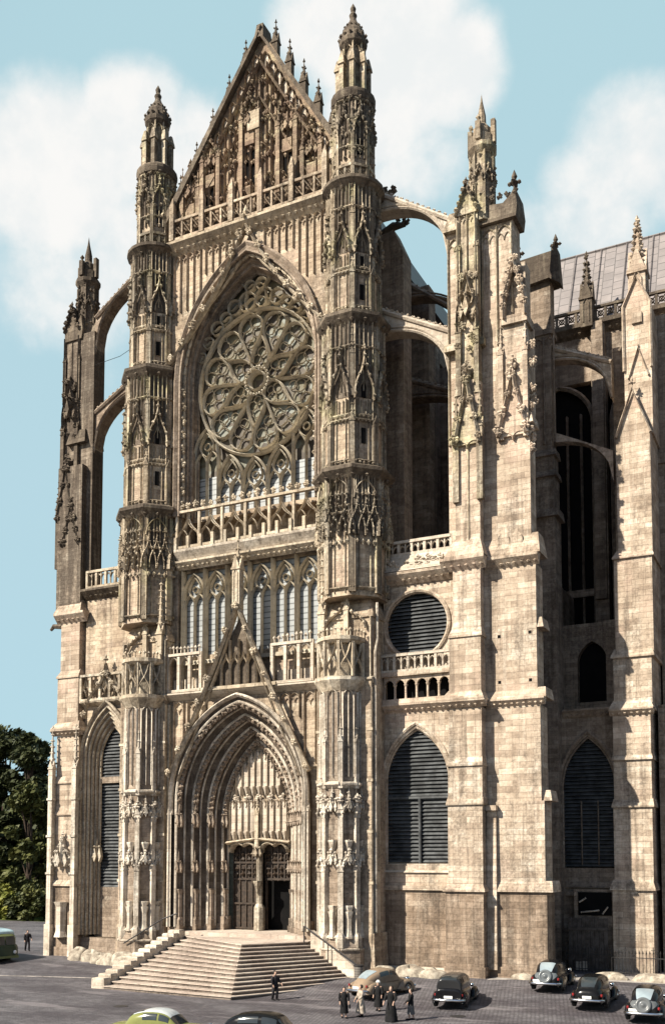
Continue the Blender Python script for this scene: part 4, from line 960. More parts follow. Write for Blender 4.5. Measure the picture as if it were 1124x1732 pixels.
        for a, b_, y in ((18.2, 22.2, 1.2),): cornice(a, b_, 19.3, y, 0.55, 0.4, mat, 0.4, 'string_course', EB); cornice(a, b_-0.3, 28.7, y+0.1, 0.8, 0.5, mat, 0.45, 'string_course', EB)
        for (x, z) in ((19.1, 20.9), (21.2, 20.9), (19.1, 24.0), (21.2, 24.1)):
            h = MB(); h.box(x-0.1, x+0.1, 1.28, 1.5, z, z+0.2); part(h, 'putlog_hole', 'dark', EB)
    else:
        e = MB()
        for q in (-18.2, -15.75):
            pinnacle(e, q, -0.15, 0.42, 4.0, 16.6, 20.0); e.box(q-0.3, q+0.3, -0.45, 0.1, 0.8, 4.0)
            for z in (8, 11, 14): e.box(q-0.28, q+0.28, -0.44, 0.05, z, z+0.18)
        gablet(e, -17.0, 2.0, 8.4, 2.6, 0.1, 0.4, 0.16, 0.2, 0.6); canopy(e, -17.0, 0.0, 8.6, 1.4, 1.6); e.lathe(-17.0, -0.1, [(0.6, 3.0), (0.45, 3.5), (0.45, 5.4), (0.65, 5.8)], 6)
        e.M = frame(-15.65, 2.2, 90); gablet(e, 0, 1.8, 8.4, 2.4, -0.02, 0.4, 0.16, 0.2, 0.6); e.M = None
        part(e, 'pier_niches', 'shaft', PI)
        gq = MB(); gq.tube([(-18.0, 1, 28.6), (-19.2, 0.8, 28.7), (-19.5, 0.8, 28.4)], [0.25, 0.2, 0.12], 6); part(gq, 'gargoyle', 'weather', PI)
        for (zz, hh) in ((29.8, 8),):
            k = MB(); gabled_face(k, -17.2, 1.7, 35.2, 3.6, 0.75); k.wedge(-18.0, -16.0, 0.5, 3, 44, 45.2, 0.2, 0.3); part(k, 'gablet', 'weather', PI)
    return PI
for s in (1, -1): big_pier(s)

# ---------------------------------------------------------------- flying buttresses of the transept
def flyer(x0, x1, za, zb, ia, ib, y0, y1, mat, rails=True, parent=CATH):
    # springs high at x0, lands low at x1; extrados za -> zb, intrados ia -> ib (quarter curve)
    N = 14; f = MB(); top = []; bot = []
    for i in range(N+1):
        t = i/N; x = x0+(x1-x0)*t; top.append((x, za+(zb-za)*t))
        bot.append((x, ib+(ia-ib)*sqrt(max(0.0, 1-t**2.4))))
    poly = bot+list(reversed(top))
    if x1 < x0: poly = list(reversed(poly))
    f.prism(poly, y0, y1)
    o = part(f, 'flying_buttress', mat, parent)
    if rails:
        r = MB()
        for yy in (y0-0.08,):
            r.bar(top, 0.3, 0.2, yy+0.05); r.bar([(x, z+0.35) for x, z in bot], 0.14, 0.14, yy+0.08); r.bar([(x, z+0.1) for x, z in bot], 0.2, 0.2, yy+0.08)
        for i in range(N): r.blob(top[i][0], y0, top[i][1]+0.15, 0.22)
        r.add([(top[0][0], y0-0.15, top[0][1]+0.02), (top[-1][0], y0-0.15, top[-1][1]+0.02), (top[-1][0], y1+0.15, top[-1][1]+0.02), (top[0][0], y1+0.15, top[0][1]+0.02), (top[0][0], (y0+y1)/2, top[0][1]+0.5), (top[-1][0], (y0+y1)/2, top[-1][1]+0.5)], [(0,1,5,4),(2,3,4,5),(0,4,3),(1,2,5)])
        part(r, 'flyer_moulding', mat, o)
    return o
for sg in (1, -1):
    mt = 'white' if sg > 0 else 'old'
    yf = (2.1, 3.2) if sg > 0 else (1.2, 2.2)
    flyer(sg*9.8, sg*15.6, 58.6, 54.8, 56.9, 51.6, *yf, mt)
    flyer(sg*9.8, sg*15.6, 49.6, 46.5, 47.6, 43.0, *yf, mt)
flyer(8.0, 15.6, 57.0, 51.0, 55.0, 47.5, 10.5, 11.6, 'old'); flyer(8.0, 15.6, 48.6, 45.0, 46.5, 42.0, 10.5, 11.6, 'old')

# ---------------------------------------------------------------- transept body, roofs and choir
w = MB()
w.box(5.6, 8.2, 2.4, 40.0, 31.0, 33.0); w.box(7.7, 8.2, 2.4, 40, 54.0, 57.8)
for y in (2.4, 9.6, 17.0): w.box(7.4, 8.6, y, y+1.8, 33, 54.2)
w.box(8.2, 10.8, 5.0, 6.6, 33, 55.5); w.wedge(8.2, 10.8, 5.0, 6.6, 55.5, 57.6, 0.9, 0); w.box(8.2, 10.0, 12.5, 14.0, 33, 57)
TB = part(w, 'transept_wall', 'old')
w = MB(); w.box(7.2, 7.4, 2.4, 40, 33, 54.2); part(w, 'transept_glazing', 'dark', TB)
w = MB(); w.box(-8.2, -7.6, 2.4, 40, 31, 57.8); part(w, 'transept_wall', 'old')
w = MB(); w.box(8.0, 20.2, 2.9, 19, 1.0, 30.6); part(w, 'aisle_block', 'old')
w = MB(); w.box(-20, -8.0, 2.9, 16, 1.0, 30.6); part(w, 'aisle_block', 'old')
r = MB(); r.add([(-8.6, 1.6, 57.6), (8.6, 1.6, 57.6), (0.2, 1.6, 73.0), (-8.6, 45, 57.6), (8.6, 45, 57.6), (0.2, 45, 73.0)], [(0,1,2),(3,5,4),(1,4,5,2),(0,2,5,3),(0,3,4,1)]); RF = part(r, 'transept_roof', 'leaddark')
for (y, z) in ((3.0, 58.2), (5.4, 57.2)):
    g_ = MB(); g_.tube([(8.4, y, z), (10.0, y-0.3, z+0.5), (11.0, y-0.4, z+0.3)], [0.4, 0.32, 0.16], 6); g_.blob(11.0, y-0.4, z+0.5, 0.4); g_.blob(10.4, y-0.4, z+0.8, 0.25); part(g_, 'gargoyle', 'weather')
# the gabled pier behind, between transept and choir
p = MB(); p.box(17.0, 21.0, 9.0, 10.2, 1.0, 52.6); p.box(17.0, 21.1, 8.8, 10.25, 1, 39.2); p.wedge(17, 21.3, 8.6, 10.3, 39.0, 39.6, 0.1, 0.4); p.box(17, 21.15, 8.7, 10.3, 1.0, 37.6); p.wedge(17, 21.35, 8.5, 10.35, 37.4, 37.9, 0.1, 0.3); p.box(17, 21.2, 8.55, 10.4, 1.0, 34.6); p.wedge(17, 21.5, 8.3, 10.45, 34.3, 35.0, 0.1, 0.3)
p.box(16.8, 21.15, 8.85, 10.3, 48.4, 48.8)
MP = part(p, 'inner_pier', 'old')
p = MB(); panels(p, 18.9, 21.2, 40.0, 48.2, 9.0, 3, 0.12, 0.14); part(p, 'blind_panelling', 'old', MP)
p = MB(); p.prism([(16.0, 52.0), (21.4, 52.6), (21.5, 54.6), (16.0, 54.3)], 8.6, 10.5); p.prism([(21.1, 52.4), (21.9, 51.8), (21.7, 54.6), (21.3, 55.0)], 8.4, 9.4); finial(p, 21.5, 8.9, 54.5, 1.5); finial(p, 18.6, 8.9, 54.4, 1.8)
part(p, 'saddle_roof', 'weather', MP)
# choir: high wall, parapet, roof
w = MB(); CYW = 18.0
w.box(16, 45, CYW, CYW+1, 48.5, 53.2)
for x in (15.6, 22.2, 29.6, 38): w.box(x, x+1.1, CYW-0.6, CYW+0.5, 1, 53.0); w.box(x+0.1, x+1.0, CYW-0.9, CYW, 30, 53)
for x in (22.6, 31.2): pass
w.box(8, 16.6, CYW+0.9, CYW+1.6, 1, 53); w.box(16, 45, CYW+0.1, CYW+0.9, 1, 22); CWp = part(w, 'choir_wall', 'old')
for x0 in (16.5, 23.6, 31.0):
    w = MB(); w.bar([(x, z) for x, y, z in curve_pts(2.8, 3.5, x0+2.85, 45, 20, 0, 10)], 0.4, 0.4, CYW+0.3)
    for i in range(1, 5): w.bar([(x0+5.7*i/5, 20), (x0+5.7*i/5, 46)], 0.2, 0.4, CYW+0.6)
    w.box(x0, x0+5.8, CYW+0.2, CYW+0.6, 30.6, 31.2)
    wi = part(w, 'choir_window', 'old', CWp)
    w = MB(); w.box(x0-1.0, x0+7.5, CYW+0.7, CYW+0.8, 12, 49); part(w, 'glazing', 'dark', wi)
cornice(16, 45, 52.3, CYW, 0.9, 0.7, 'weather', 0.5, 'cornice', CWp)
b = MB(); balustrade(b, 16.2, 45, 53.2, 54.5, CYW-0.4, 36, 'cross', 0.22); part(b, 'balustrade', 'weather', CWp)
pn_ = [(23.0, 2.6), (30.9, 2.6), (38.4, 2.6)]
for x, h in pn_:
    p = MB(); pinnacle(p, x-1.0, CYW-0.7, 0.95, 52.6, 55.0, 58.8); part(p, 'pinnacle', 'weather', CWp)
r = MB(); r.add([(14, CYW+0.8, 53.2), (46, CYW+0.8, 53.2), (46, CYW+5.2, 62.6), (14, CYW+5.2, 62.6), (14, CYW+10, 53.2), (46, CYW+10, 53.2)], [(0,1,2,3),(2,5,4,3)])
CR = part(r, 'choir_roof', 'lead')
q = MB()
for i in range(12): q.tube([(15.5+2.2*i, CYW+0.75, 53.3), (15.5+2.2*i, CYW+5.15, 62.65)], 0.07, 4)
q.tube([(14, CYW+5.2, 62.65), (46, CYW+5.2, 62.65)], 0.12, 5); part(q, 'roof_rolls', 'lead', CR)
# choir buttress
p = MB()
for (z0, z1, a, b_, y) in ((0.8, 7.4, 24.95, 27.65, 7.9), (7.4, 13, 25.1, 27.7, 8.0), (13, 19.4, 25.15, 27.7, 8.1), (19.8, 23.5, 25.25, 27.85, 8.15), (23.5, 30.6, 25.4, 28.0, 8.3), (30.6, 39.4, 25.7, 28.05, 8.4), (39.4, 49.0, 26.3, 28.2, 8.9)): p.box(a, b_, y, 18, z0, z1)
for (z, h, a, b_, y, dx, dy) in ((7.2, 0.6, 24.8, 27.85, 7.7, 0.2, 0.3), (12.9, 0.5, 25.0, 27.85, 7.85, 0.1, 0.3), (16.2, 0.5, 25.05, 27.8, 7.95, 0.1, 0.3), (19.7, 0.6, 24.95, 27.95, 7.8, 0.25, 0.4), (23.4, 0.6, 25.1, 28.05, 8.0, 0.2, 0.4), (30.5, 0.6, 25.3, 28.15, 8.15, 0.3, 0.4)): p.wedge(a, b_, y, 18, z-0.12, z); p.wedge(a, b_, y, 18, z, z+h, dx, dy)
p.prism([(25.7, 39.4), (28.05, 39.4), (26.95, 42.4)], 8.4, 12); p.prism([(26.3, 49.0), (28.2, 49.0), (27.25, 51.0)], 8.9, 12)
CB = part(p, 'choir_buttress', 'pier')
e = MB(); gablet(e, 26.9, 2.4, 39.2, 3.4, 8.4, 0.3, 0.2, 0, 0.9, False); e.bar([(26.3, 44.2), (26.3, 49), (27.25, 51.1), (28.2, 49), (28.2, 44.2)], 0.2, 0.2, 8.9); gablet(e, 27.3, 1.4, 43.6, 2.2, 8.9, 0.2, 0.14, 0, 0.3, False)
pinnacle(e, 27.3, 9.6, 1.15, 49.5, 51.6, 55.6); e.box(26.9, 27.6, 8.75, 9, 47.6, 48.4)
cornice(24.95, 27.95, 19.2, 8.1, 0.5, 0.4, 'pier', 0.4, 'string_course', CB)
part(e, 'buttress_ornament', 'pier', CB)
p = MB(); p.box(25.0, 26.6, 11.5, 18, 1, 47.5); p.box(28.0, 34.0, 12.0, 18, 1, 49.5); p.box(27.9, 34, 11.8, 18, 38.2, 39.0); p.box(28.0, 34.0, 9.5, 18, 1, 20); part(p, 'buttress_core', 'old', CB)
flyer(20.6, 25.3, 47.6, 45.4, 46.4, 42.6, 9.4, 10.2, 'pier', True); flyer(20.6, 25.3, 41.2, 38.8, 40.2, 36.5, 9.4, 10.2, 'pier', False)  # paler stone stands in for sunlight on these shaded flyers
# choir aisle with its louvred window
w = MB(); AY = 9.4
wall_arch(w, 20.9, 25.2, 1.0, 20.0, 23.1, 1.95, 8.6, 14.4, 3.7, AY, AY+1.4)
wall_arch(w, 20.0, 25.2, 20, 27, 22.9, 1.1, 21.0, 24.0, 1.6, AY+3, AY+4)
A1 = part(w, 'choir_aisle_wall', 'old')
wf = MB(); wf.tube(curve_pts(2.1, 4.0, 23.1, 14.4, 11, AY-0.02, 14), 0.16, 6); wf.tube(curve_pts(1.9, 3.6, 23.1, 14.4, 8.6, AY+0.2, 14), 0.1, 6); wf.bar([(22.5, 8.8), (22.5, 13.4)], 0.1, 0.15, AY+0.38); wf.bar([(23.7, 8.8), (23.7, 13.4)], 0.1, 0.15, AY+0.38)
WI = part(wf, 'aisle_window', 'old')
part(louvred(1.93, 8.7, 14.4, 3.62, 23.1, AY+0.4), 'louvre', 'slat', WI)
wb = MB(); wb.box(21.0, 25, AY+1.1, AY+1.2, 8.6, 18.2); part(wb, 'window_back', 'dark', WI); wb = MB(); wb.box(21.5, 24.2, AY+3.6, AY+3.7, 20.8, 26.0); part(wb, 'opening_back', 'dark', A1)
cornice(21.4, 25.2, 19.4, AY, 0.7, 0.5, 'old', 0.4, 'cornice', A1)
sl = MB(); sl.wedge(21.4, 25.2, AY-0.2, AY+0.9, 7.2, 8.6, 0, 0.6); part(sl, 'sill', 'old', A1); sl = MB(); sl.box(21.4, 25.2, AY-0.25, AY, 6.6, 6.9); part(sl, 'string_course', 'old', A1); sl = MB(); sl.box(24.0, 24.8, AY+2.6, AY+3, 20.5, 27); part(sl, 'pilaster', 'old', A1)
# ================================================================ ground
def sstep(a, b, t): t = max(0, min(1, (t-a)/(b-a))); return t*t*(3-2*t)
def gz_(x, y): return 0.8+0.7*sstep(-11.0, -0.5, y)
def ground_mat():
    m, g, b = new_mat('worn setts')
    P = g.n('ShaderNodeNewGeometry').outputs['Position']
    br = g.n('ShaderNodeTexBrick'); mp = g.n('ShaderNodeMapping'); g.set(mp.inputs[0], P); mp.inputs['Rotation'].default_value = (0, 0, 0.12)
    g.set(br.inputs['Vector'], mp.outputs[0]); br.inputs['Scale'].default_value = 1.0; br.inputs['Brick Width'].default_value = 0.24; br.inputs['Row Height'].default_value = 0.30; br.inputs['Mortar Size'].default_value = 0.02
    br.inputs['Color1'].default_value = (0.095,0.086,0.090,1); br.inputs['Color2'].default_value = (0.145,0.132,0.137,1); br.inputs['Mortar'].default_value = (0.036,0.032,0.034,1)
    n = g.noise(g.vmath('MULTIPLY', P, (0.7, 1.6, 1.0)), 0.22, 6.0, 0.7); n2 = g.noise(P, 1.7, 5.0, 0.7); n3 = g.noise(P, 9.0, 3.0, 0.7)
    c = g.mix(g.rng(n, 0.38, 0.66), g.mix(1.0, br.outputs[0], (0.42,0.38,0.41), 'MULTIPLY'), br.outputs[0])
    c = g.mix(g.math('MULTIPLY', g.rng(n2, 0.52, 0.7), 0.45), c, (0.030,0.026,0.028))
    c = g.mix(g.math('MULTIPLY', g.rng(n3, 0.5, 0.75), 0.3), c, (0.14,0.13,0.13))
    n4 = g.noise(g.vmath('MULTIPLY', P, (1.0, 1.0, 0.0)), 0.75, 6.0, 0.75)
    c = g.mix(g.math('MULTIPLY', g.rng(n4, 0.56, 0.64), 0.6), c, (0.030,0.026,0.027))  # dark blotches: stains plus mottled tree shade painted into the setts
    n5 = g.noise(g.vmath('ADD', g.vmath('MULTIPLY', P, (0.25, 1.0, 0.0)), (40, 3, 0)), 0.5, 5.0, 0.7)
    c = g.mix(g.math('MULTIPLY', g.rng(n5, 0.55, 0.66), 0.55), c, (0.20,0.178,0.18))
    g.set(b.inputs['Base Color'], c); b.inputs['Roughness'].default_value = 0.8
    bp = g.n('ShaderNodeBump'); bp.inputs['Strength'].default_value = 0.8; bp.inputs['Distance'].default_value = 0.04
    g.set(bp.inputs['Height'], g.math('ADD', br.outputs['Fac'], g.math('MULTIPLY', n3, -0.8))); bp.invert = True; g.set(b.inputs['Normal'], bp.outputs[0])
    return m
gm = MB()
xs = [-1500, -600, -250, -120, -60, -30, -15, 0, 15, 30, 60, 150, 400, 1500]; ys = [-300, -120, -70, -40, -20]+[-12+0.75*i for i in range(17)]+[5, 20, 60, 150, 500, 2500]
for y in ys:
    for x in xs: gm.v.append((x, y, gz_(x, y)))
nx = len(xs)
for j in range(len(ys)-1):
    for i in range(nx-1): gm.f.append((j*nx+i, j*nx+i+1, (j+1)*nx+i+1, (j+1)*nx+i))
tag(gm.obj('ground', ground_mat(), smooth=True), kind='structure')
M['grass'] = plain('rough grass', (0.075,0.095,0.03), (0.04,0.05,0.018), 0.6, rough=0.95, spec=0.0)
lw = MB(); lw.add([(-180, 34, 1.506), (-31, 34, 1.506), (-31, 200, 1.506), (-180, 200, 1.506)], [(0,1,2,3)]); tag(lw.obj('lawn', M['grass']), kind='structure')
pv = MB(); M['chalk'] = plain('pale dusty ground', (0.42,0.38,0.34), (0.20,0.18,0.165), 1.4, rough=0.95, spec=0.05, bump=0.5)
pv.add([(18.6, -0.6, 1.503), (22.5, 1.8, 1.507), (36, 2.4, 1.507), (36, 5.6, 1.507), (22.2, 5.2, 1.507), (18.6, 1.9, 1.507)], [(0,1,2,3,4,5)])
tag(pv.obj('dusty_verge', M['chalk']), kind='structure')

# ================================================================ steps
M['riser'] = stone('shade-dark riser stone', [(0.07,0.055,0.045),(0.15,0.12,0.10),(0.22,0.18,0.15),(0.34,0.29,0.25)], soot=0.5, seed=14, block=1.6, course=5.0, mortar=0.4)  # riser shade painted in as a darker stone than the treads
NS = 13; ZT = 3.62
L0, L1_, C0, C1, R0, R1_ = (-3.9, -10.8), (-4.0, -1.6), (6.3, -11.6), (3.75, -6.3), (10.5, -2.9), (6.6, -2.4)
lp = lambda a, b, t: (a[0]+(b[0]-a[0])*t, a[1]+(b[1]-a[1])*t)
SE_ = empty('stone_steps', (0, -5, 0.8), label='broad flight of pale stone steps spreading below the great portal', cat='steps')
def sub(mb, name, mat, parent, smooth=False):
    o = mb.obj(name, mat if not isinstance(mat, str) else M[mat], parent, smooth)
    o.matrix_parent_inverse = parent.matrix_basis.inverted(); return o
for k in range(NS):
    t0 = k/(NS-1); z1 = 0.8+(ZT-0.8)*(k+1)/NS; z0 = z1-(ZT-0.8)/NS-(0.0 if k else 0.3)
    a, b_, c = lp(L0, L1_, t0), lp(C0, C1, t0), lp(R0, R1_, t0)
    s_ = MB()
    if k < NS-1:
        t1 = (k+1)/(NS-1); a2, b2, c2 = lp(L0, L1_, t1), lp(C0, C1, t1), lp(R0, R1_, t1); e = 0.12
        b2 = (b2[0]-e, b2[1]+e); a2 = (a2[0], a2[1]+e); c2 = (c2[0]-e, c2[1])
        poly = [a, b_, c, c2, b2, a2]
    else: poly = [a, b_, c, (6.3, -0.8), (-4.0, -0.8)]
    n = len(poly); nose = 0.07
    s_.add([(x, y, z0) for x, y in poly]+[(x, y, z1) for x, y in poly], [tuple(range(n-1, -1, -1)), tuple(range(n, 2*n))]+[(i, (i+1) % n, (i+1) % n+n, i+n) for i in range(n)])
    # projecting nosing
    q = [(a[0], a[1]-nose), (b_[0]+nose, b_[1]-nose*1.2), (c[0]+nose, c[1]), c, b_, a]
    s_.add([(x, y, z1-0.06) for x, y in q]+[(x, y, z1-0.003) for x, y in q], [tuple(range(5, -1, -1)), tuple(range(6, 12))]+[(i, (i+1) % 6, (i+1) % 6+6, i+6) for i in range(6)])
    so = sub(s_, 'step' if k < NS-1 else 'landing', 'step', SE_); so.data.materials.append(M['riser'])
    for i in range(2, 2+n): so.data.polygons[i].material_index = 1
for k in range(NS):
    t = (k+0.1)/NS; p = lp(L0, L1_, t); z = 0.8+(ZT-0.8)*(k+1)/NS+0.42
    s_ = MB(); w_ = 0.95; j = RND.random()*0.06
    s_.wedge(p[0]-w_-j, p[0]+0.02, p[1]-0.08, p[1]+0.62+j, 0.6, z-0.05); s_.wedge(p[0]-w_-j, p[0]+0.02, p[1]-0.08, p[1]+0.62+j, z-0.05, z+0.04, 0.06, 0.06, 0.06)
    sub(s_, 'cheek_block', 'white', SE_)
s_ = MB()                                                       # sloping parapet by the right-hand drum
q0, q1 = (10.6, -2.75), (6.9, -2.55)
s_.add([(q0[0], q0[1], 0.9), (q1[0], q1[1], 3.2), (q1[0], q1[1]+0.5, 3.2), (q0[0], q0[1]+0.5, 0.9), (q0[0], q0[1], 1.9), (q1[0], q1[1], 4.4), (q1[0], q1[1]+0.5, 4.4), (q0[0], q0[1]+0.5, 1.9)], [(3,2,1,0),(4,5,6,7),(0,1,5,4),(1,2,6,5),(2,3,7,6),(3,0,4,7)])
sub(s_, 'sloping_parapet', 'white', SE_)
M['iron'] = plain('black iron', (0.02,0.02,0.02), (0.035,0.03,0.028), 6, rough=0.5)
h = MB(); h.tube([(6.6, -2.9, 4.7), (10.2, -2.9, 2.5), (10.5, -2.9, 2.3), (10.5, -2.9, 1.3)], 0.045, 6); h.tube([(6.6, -2.9, 4.7), (6.6, -2.9, 3.6)], 0.045, 6); h.tube([(8.4, -2.9, 3.6), (8.4, -2.9, 2.2)], 0.035, 6)
tag(h.obj('handrail', M['iron']), 'thin black iron handrail running down beside the right end of the steps', 'handrail')
h = MB(); h.tube([(-8.6, -2.8, 3.0), (-5.0, -2.9, 4.9), (-3.9, -2.7, 5.3)], 0.05, 6)
tag(h.obj('leaning_pole', M['iron']), 'long dark pole leaning low against the base of the left stair drum', 'pole')

# ================================================================ boulders along the wall foot
M['boulder'] = plain('bleached limestone boulder', (0.42,0.37,0.295), (0.17,0.14,0.11), 2.2, rough=0.95, spec=0.05, bump=0.8)
def boulder(x, y, rx, ry, h, label, seed):
    r = random.Random(seed); mb = MB(); n, mlev = 18, 7; z0 = gz_(x, y)-0.1
    ph = [r.random()*6 for _ in range(6)]
    for j in range(mlev+1):
        e = (pi/2)*j/mlev
        for k in range(n):
            a = 2*pi*k/n; q = 1+0.12*sin(2*a+ph[0])+0.10*sin(3*a+ph[1]+2*e)+0.07*sin(5*a+ph[2]+4*e)+0.05*(r.random()-0.5)
            cr = cos(e)**0.55
            mb.v.append((x+rx*q*cr*cos(a), y+ry*q*cr*sin(a), z0+(h*0.72+0.1)*sin(e)*(1+0.13*sin(2*a+ph[3])+0.08*sin(4*a+ph[4]))))
    for j in range(mlev):
        for k in range(n): mb.f.append((j*n+k, j*n+(k+1) % n, (j+1)*n+(k+1) % n, (j+1)*n+k))
    return tag(mb.obj('boulder', M['boulder'], smooth=True), label, 'boulder', 'pale boulders at the foot of the walls')
for i, (x, y, rx, ry, h, lab) in enumerate(((-13.9, -1.5, 0.95, 0.8, 1.15, 'pale boulder touching the foot of the far left pier'), (-12.4, -1.9, 0.85, 0.7, 1.05, 'second pale boulder from the far left pier, with shaded front'),
      (-11.2, -2.3, 0.75, 0.7, 0.85, 'third pale boulder from the left pier, smallest of that row'), (-9.9, -2.8, 0.9, 0.7, 1.0, 'pale boulder beneath the left stair drum'), (-8.4, -3.0, 1.1, 0.7, 1.15, 'long pale boulder between left stair drum and stepped blocks of the stair'), (-6.4, -3.2, 0.9, 0.7, 1.3, 'pale boulder tucked behind the stepped blocks of the stair'),
      (11.6, -1.1, 0.9, 0.7, 0.75, 'pale boulder behind the tan car, beside the litter bin'), (13.3, -0.6, 1.05, 0.8, 0.9, 'large pale boulder in the middle below the louvred window'), (15.0, -0.8, 0.95, 0.75, 0.75, 'pale boulder at the left corner of the great right pier'),
      (20.6, 0.9, 0.8, 0.6, 0.5, 'low pale boulder by the shaded east buttress foot'), (25.6, 3.4, 1.2, 0.6, 0.55, 'flat pale boulder behind the middle black car'), (28.4, 3.0, 1.3, 0.6, 0.6, 'flat pale boulder behind the rightmost car'))):
    boulder(x, y, rx, ry, h, lab, i)

# ================================================================ litter bin
LB = empty('litter_bin', (10.75, -3.1, gz_(10.75, -3.1)), label='round litter bin standing at the foot of the right stair drum', cat='bin')
M['bin'] = striped('ribbed bin metal', (0.16,0.14,0.12), (0.05,0.045,0.04), 0.16)
b = MB(); b.lathe(0, 0, [(0.24, 0.0), (0.30, 0.1), (0.33, 0.85)], 14); b.obj('body', M['bin'], LB)
b = MB(); b.lathe(0, 0, [(0.34, 0.82), (0.37, 0.86), (0.37, 0.92), (0.32, 0.94)], 14); b.obj('rim', M['iron'], LB)

# ================================================================ railing, hoarding
def railing(x0, x1, y, label):
    F = empty('iron_railing', (x0, y, gz_(x0, y)), label=label, cat='railing', group='iron railings before the choir bay')
    r = MB(); L = x1-x0; r.box(0, L, -0.03, 0.03, 0.2, 0.25); r.box(0, L, -0.03, 0.03, 1.2, 1.25); r.obj('rail', M['iron'], F)
    n = int(L/0.22)
    for i in range(n+1):
        p = MB(); x = L*i/n; big = i % 8 == 4
        p.tube([(x, 0, 0), (x, 0, 1.5 if not big else 1.7)], 0.03 if big else 0.02, 4); p.lathe(x, 0, [(0.02, 1.45), (0.05, 1.55), (0.0, 1.75)], 4)
        if big: p.box(x-0.13, x+0.13, -0.02, 0.02, 1.72, 1.76); p.tube([(x, 0, 1.6), (x, 0, 1.95)], 0.02, 4)
        p.obj('post' if big else 'bar', M['iron'], F)
railing(21.9, 25.0, 6.9, 'black iron railing in front of the dark plank gate'); railing(25.3, 32.0, 5.4, 'black iron railing across the white foot of the choir buttress')
M['plank'] = plain('weathered planks', (0.11,0.095,0.085), (0.05,0.042,0.036), 2.5, rough=0.9, spec=0.05)
G = empty('plank_gate', (23.3, 7.6, 1.5), label='tall dark plank gate closing the shadowed choir bay', cat='gate')
for i in range(9):
    p = MB(); p.box(-1.35+0.3*i, -1.07+0.3*i, 0, 0.06, 0.0, 3.6+0.15*RND.random()); p.obj('board', M['plank'], G)
p = MB(); p.box(-1.4, 1.4, -0.08, -0.003, 0.7, 0.9); p.box(-1.4, 1.4, -0.08, -0.003, 2.8, 3.0); p.obj('ledge', M['plank'], G)
p = MB(); p.box(-0.9, -0.5, -0.1, -0.003, 0.05, 0.62); p.box(-0.4, -0.1, -0.1, -0.003, 0.05, 0.66); p.obj('pale_board', M['white'], G)
S_ = MB(); S_.box(22.2, 24.9, 8.3, 9.3, 1.0, 7.1); part(S_, 'bay_recess', 'old')
dk = MB(); dk.box(22.5, 24.8, 8.2, 8.29, 5.3, 6.9); part(dk, 'dark_opening', 'dark')
for i, (a, b_) in enumerate((((22.7, 8.1, 5.5), (24.0, 8.0, 5.65)), ((22.6, 8.1, 6.2), (23.1, 8.0, 6.5)), ((24.2, 8.1, 5.4), (24.6, 8.0, 5.9)))):
    p = MB(); p.tube([a, b_], 0.06, 5); tag(p.obj('timber_baulk', M['white']), ['long pale timber lying across the dark opening above the gate', 'short pale timber tilted at the upper left of the dark opening', 'short upright pale timber at the right of the dark opening'][i], 'timber', 'loose timbers in the dark opening')

# ================================================================ trees
def leaf_mat(name, c1, c2):
    m, g, b = new_mat(name)
    P = g.n('ShaderNodeNewGeometry').outputs['Position']; n = g.noise(P, 0.7, 4.0, 0.7); n2 = g.noise(P, 5.0, 2.0)
    c = g.mix(g.rng(n, 0.35, 0.65), c1, c2); c = g.mix(g.math('MULTIPLY', n2, 0.5), c, tuple(k*0.5 for k in c1))
    g.set(b.inputs['Base Color'], c); b.inputs['Roughness'].default_value = 0.6; b.inputs['Specular IOR Level'].default_value = 0.2
    return m
M['leafd'] = leaf_mat('dark foliage', (0.028,0.036,0.014), (0.066,0.074,0.026)); M['leafm'] = leaf_mat('mid foliage', (0.05,0.06,0.018), (0.12,0.12,0.036)); M['leafy'] = leaf_mat('yellow foliage', (0.12,0.14,0.025), (0.26,0.24,0.05))
M['bark'] = plain('bark', (0.06,0.045,0.035), (0.03,0.022,0.018), 4, rough=0.95, spec=0.05)
def tree(x, y, H, cr, zb, nleaf, mat, label, seed, name='broadleaf_tree', leaf=0.42, group='trees beyond the plaza'):
    r = random.Random(seed); z = gz_(x, y); T_ = empty(name, (x, y, z), label=label, cat='tree' if zb > 0.5 else 'shrub', group=group)
    t = MB(); t.tube([(0, 0, -0.2), (0.1, 0, H*0.3), (0.25, 0.1, H*0.6), (0.2, 0, H*0.85)], [0.035*H*0.6, 0.02*H, 0.012*H, 0.03], 8)
    cl = []
    for i in range(26):
        a = r.random()*2*pi; f = r.random(); zz = zb+(H-zb)*(0.08+0.84*f); rr = cr*sqrt(max(0.05, 1-(2*f-0.85)**2*0.8))*(0.35+0.6*r.random())
        c = (rr*cos(a), rr*sin(a), zz); cl.append((c, cr*(0.22+0.22*r.random())))
        if i < 12: t.tube([(0.1, 0, zz*0.55), (c[0]*0.5, c[1]*0.5, zz*0.85), c], [0.008*H, 0.005*H, 0.02], 5)
    t.obj('trunk', M['bark'], T_)
    m = MB()
    for i in range(nleaf):
        (cx, cy, cz), q = r.choice(cl); u = r.random(); a = r.random()*2*pi; b_ = math.asin(2*r.random()-1); d = q*(u**0.45)*(1 if r.random() < 0.9 else 1.25)
        p = Vector((cx+d*cos(b_)*cos(a), cy+d*cos(b_)*sin(a), cz+d*0.75*sin(b_)))
        n = Vector((r.gauss(0, 1), r.gauss(0, 1), r.gauss(0.5, 1))).normalized(); e = n.orthogonal().normalized(); f = n.cross(e); s = leaf*(0.6+0.8*r.random())
        m.add([tuple(p+e*s), tuple(p+f*s*0.55), tuple(p-e*s), tuple(p-f*s*0.55)], [(0,1,2,3)])
    m.obj('crown', M[mat], T_)
    return T_
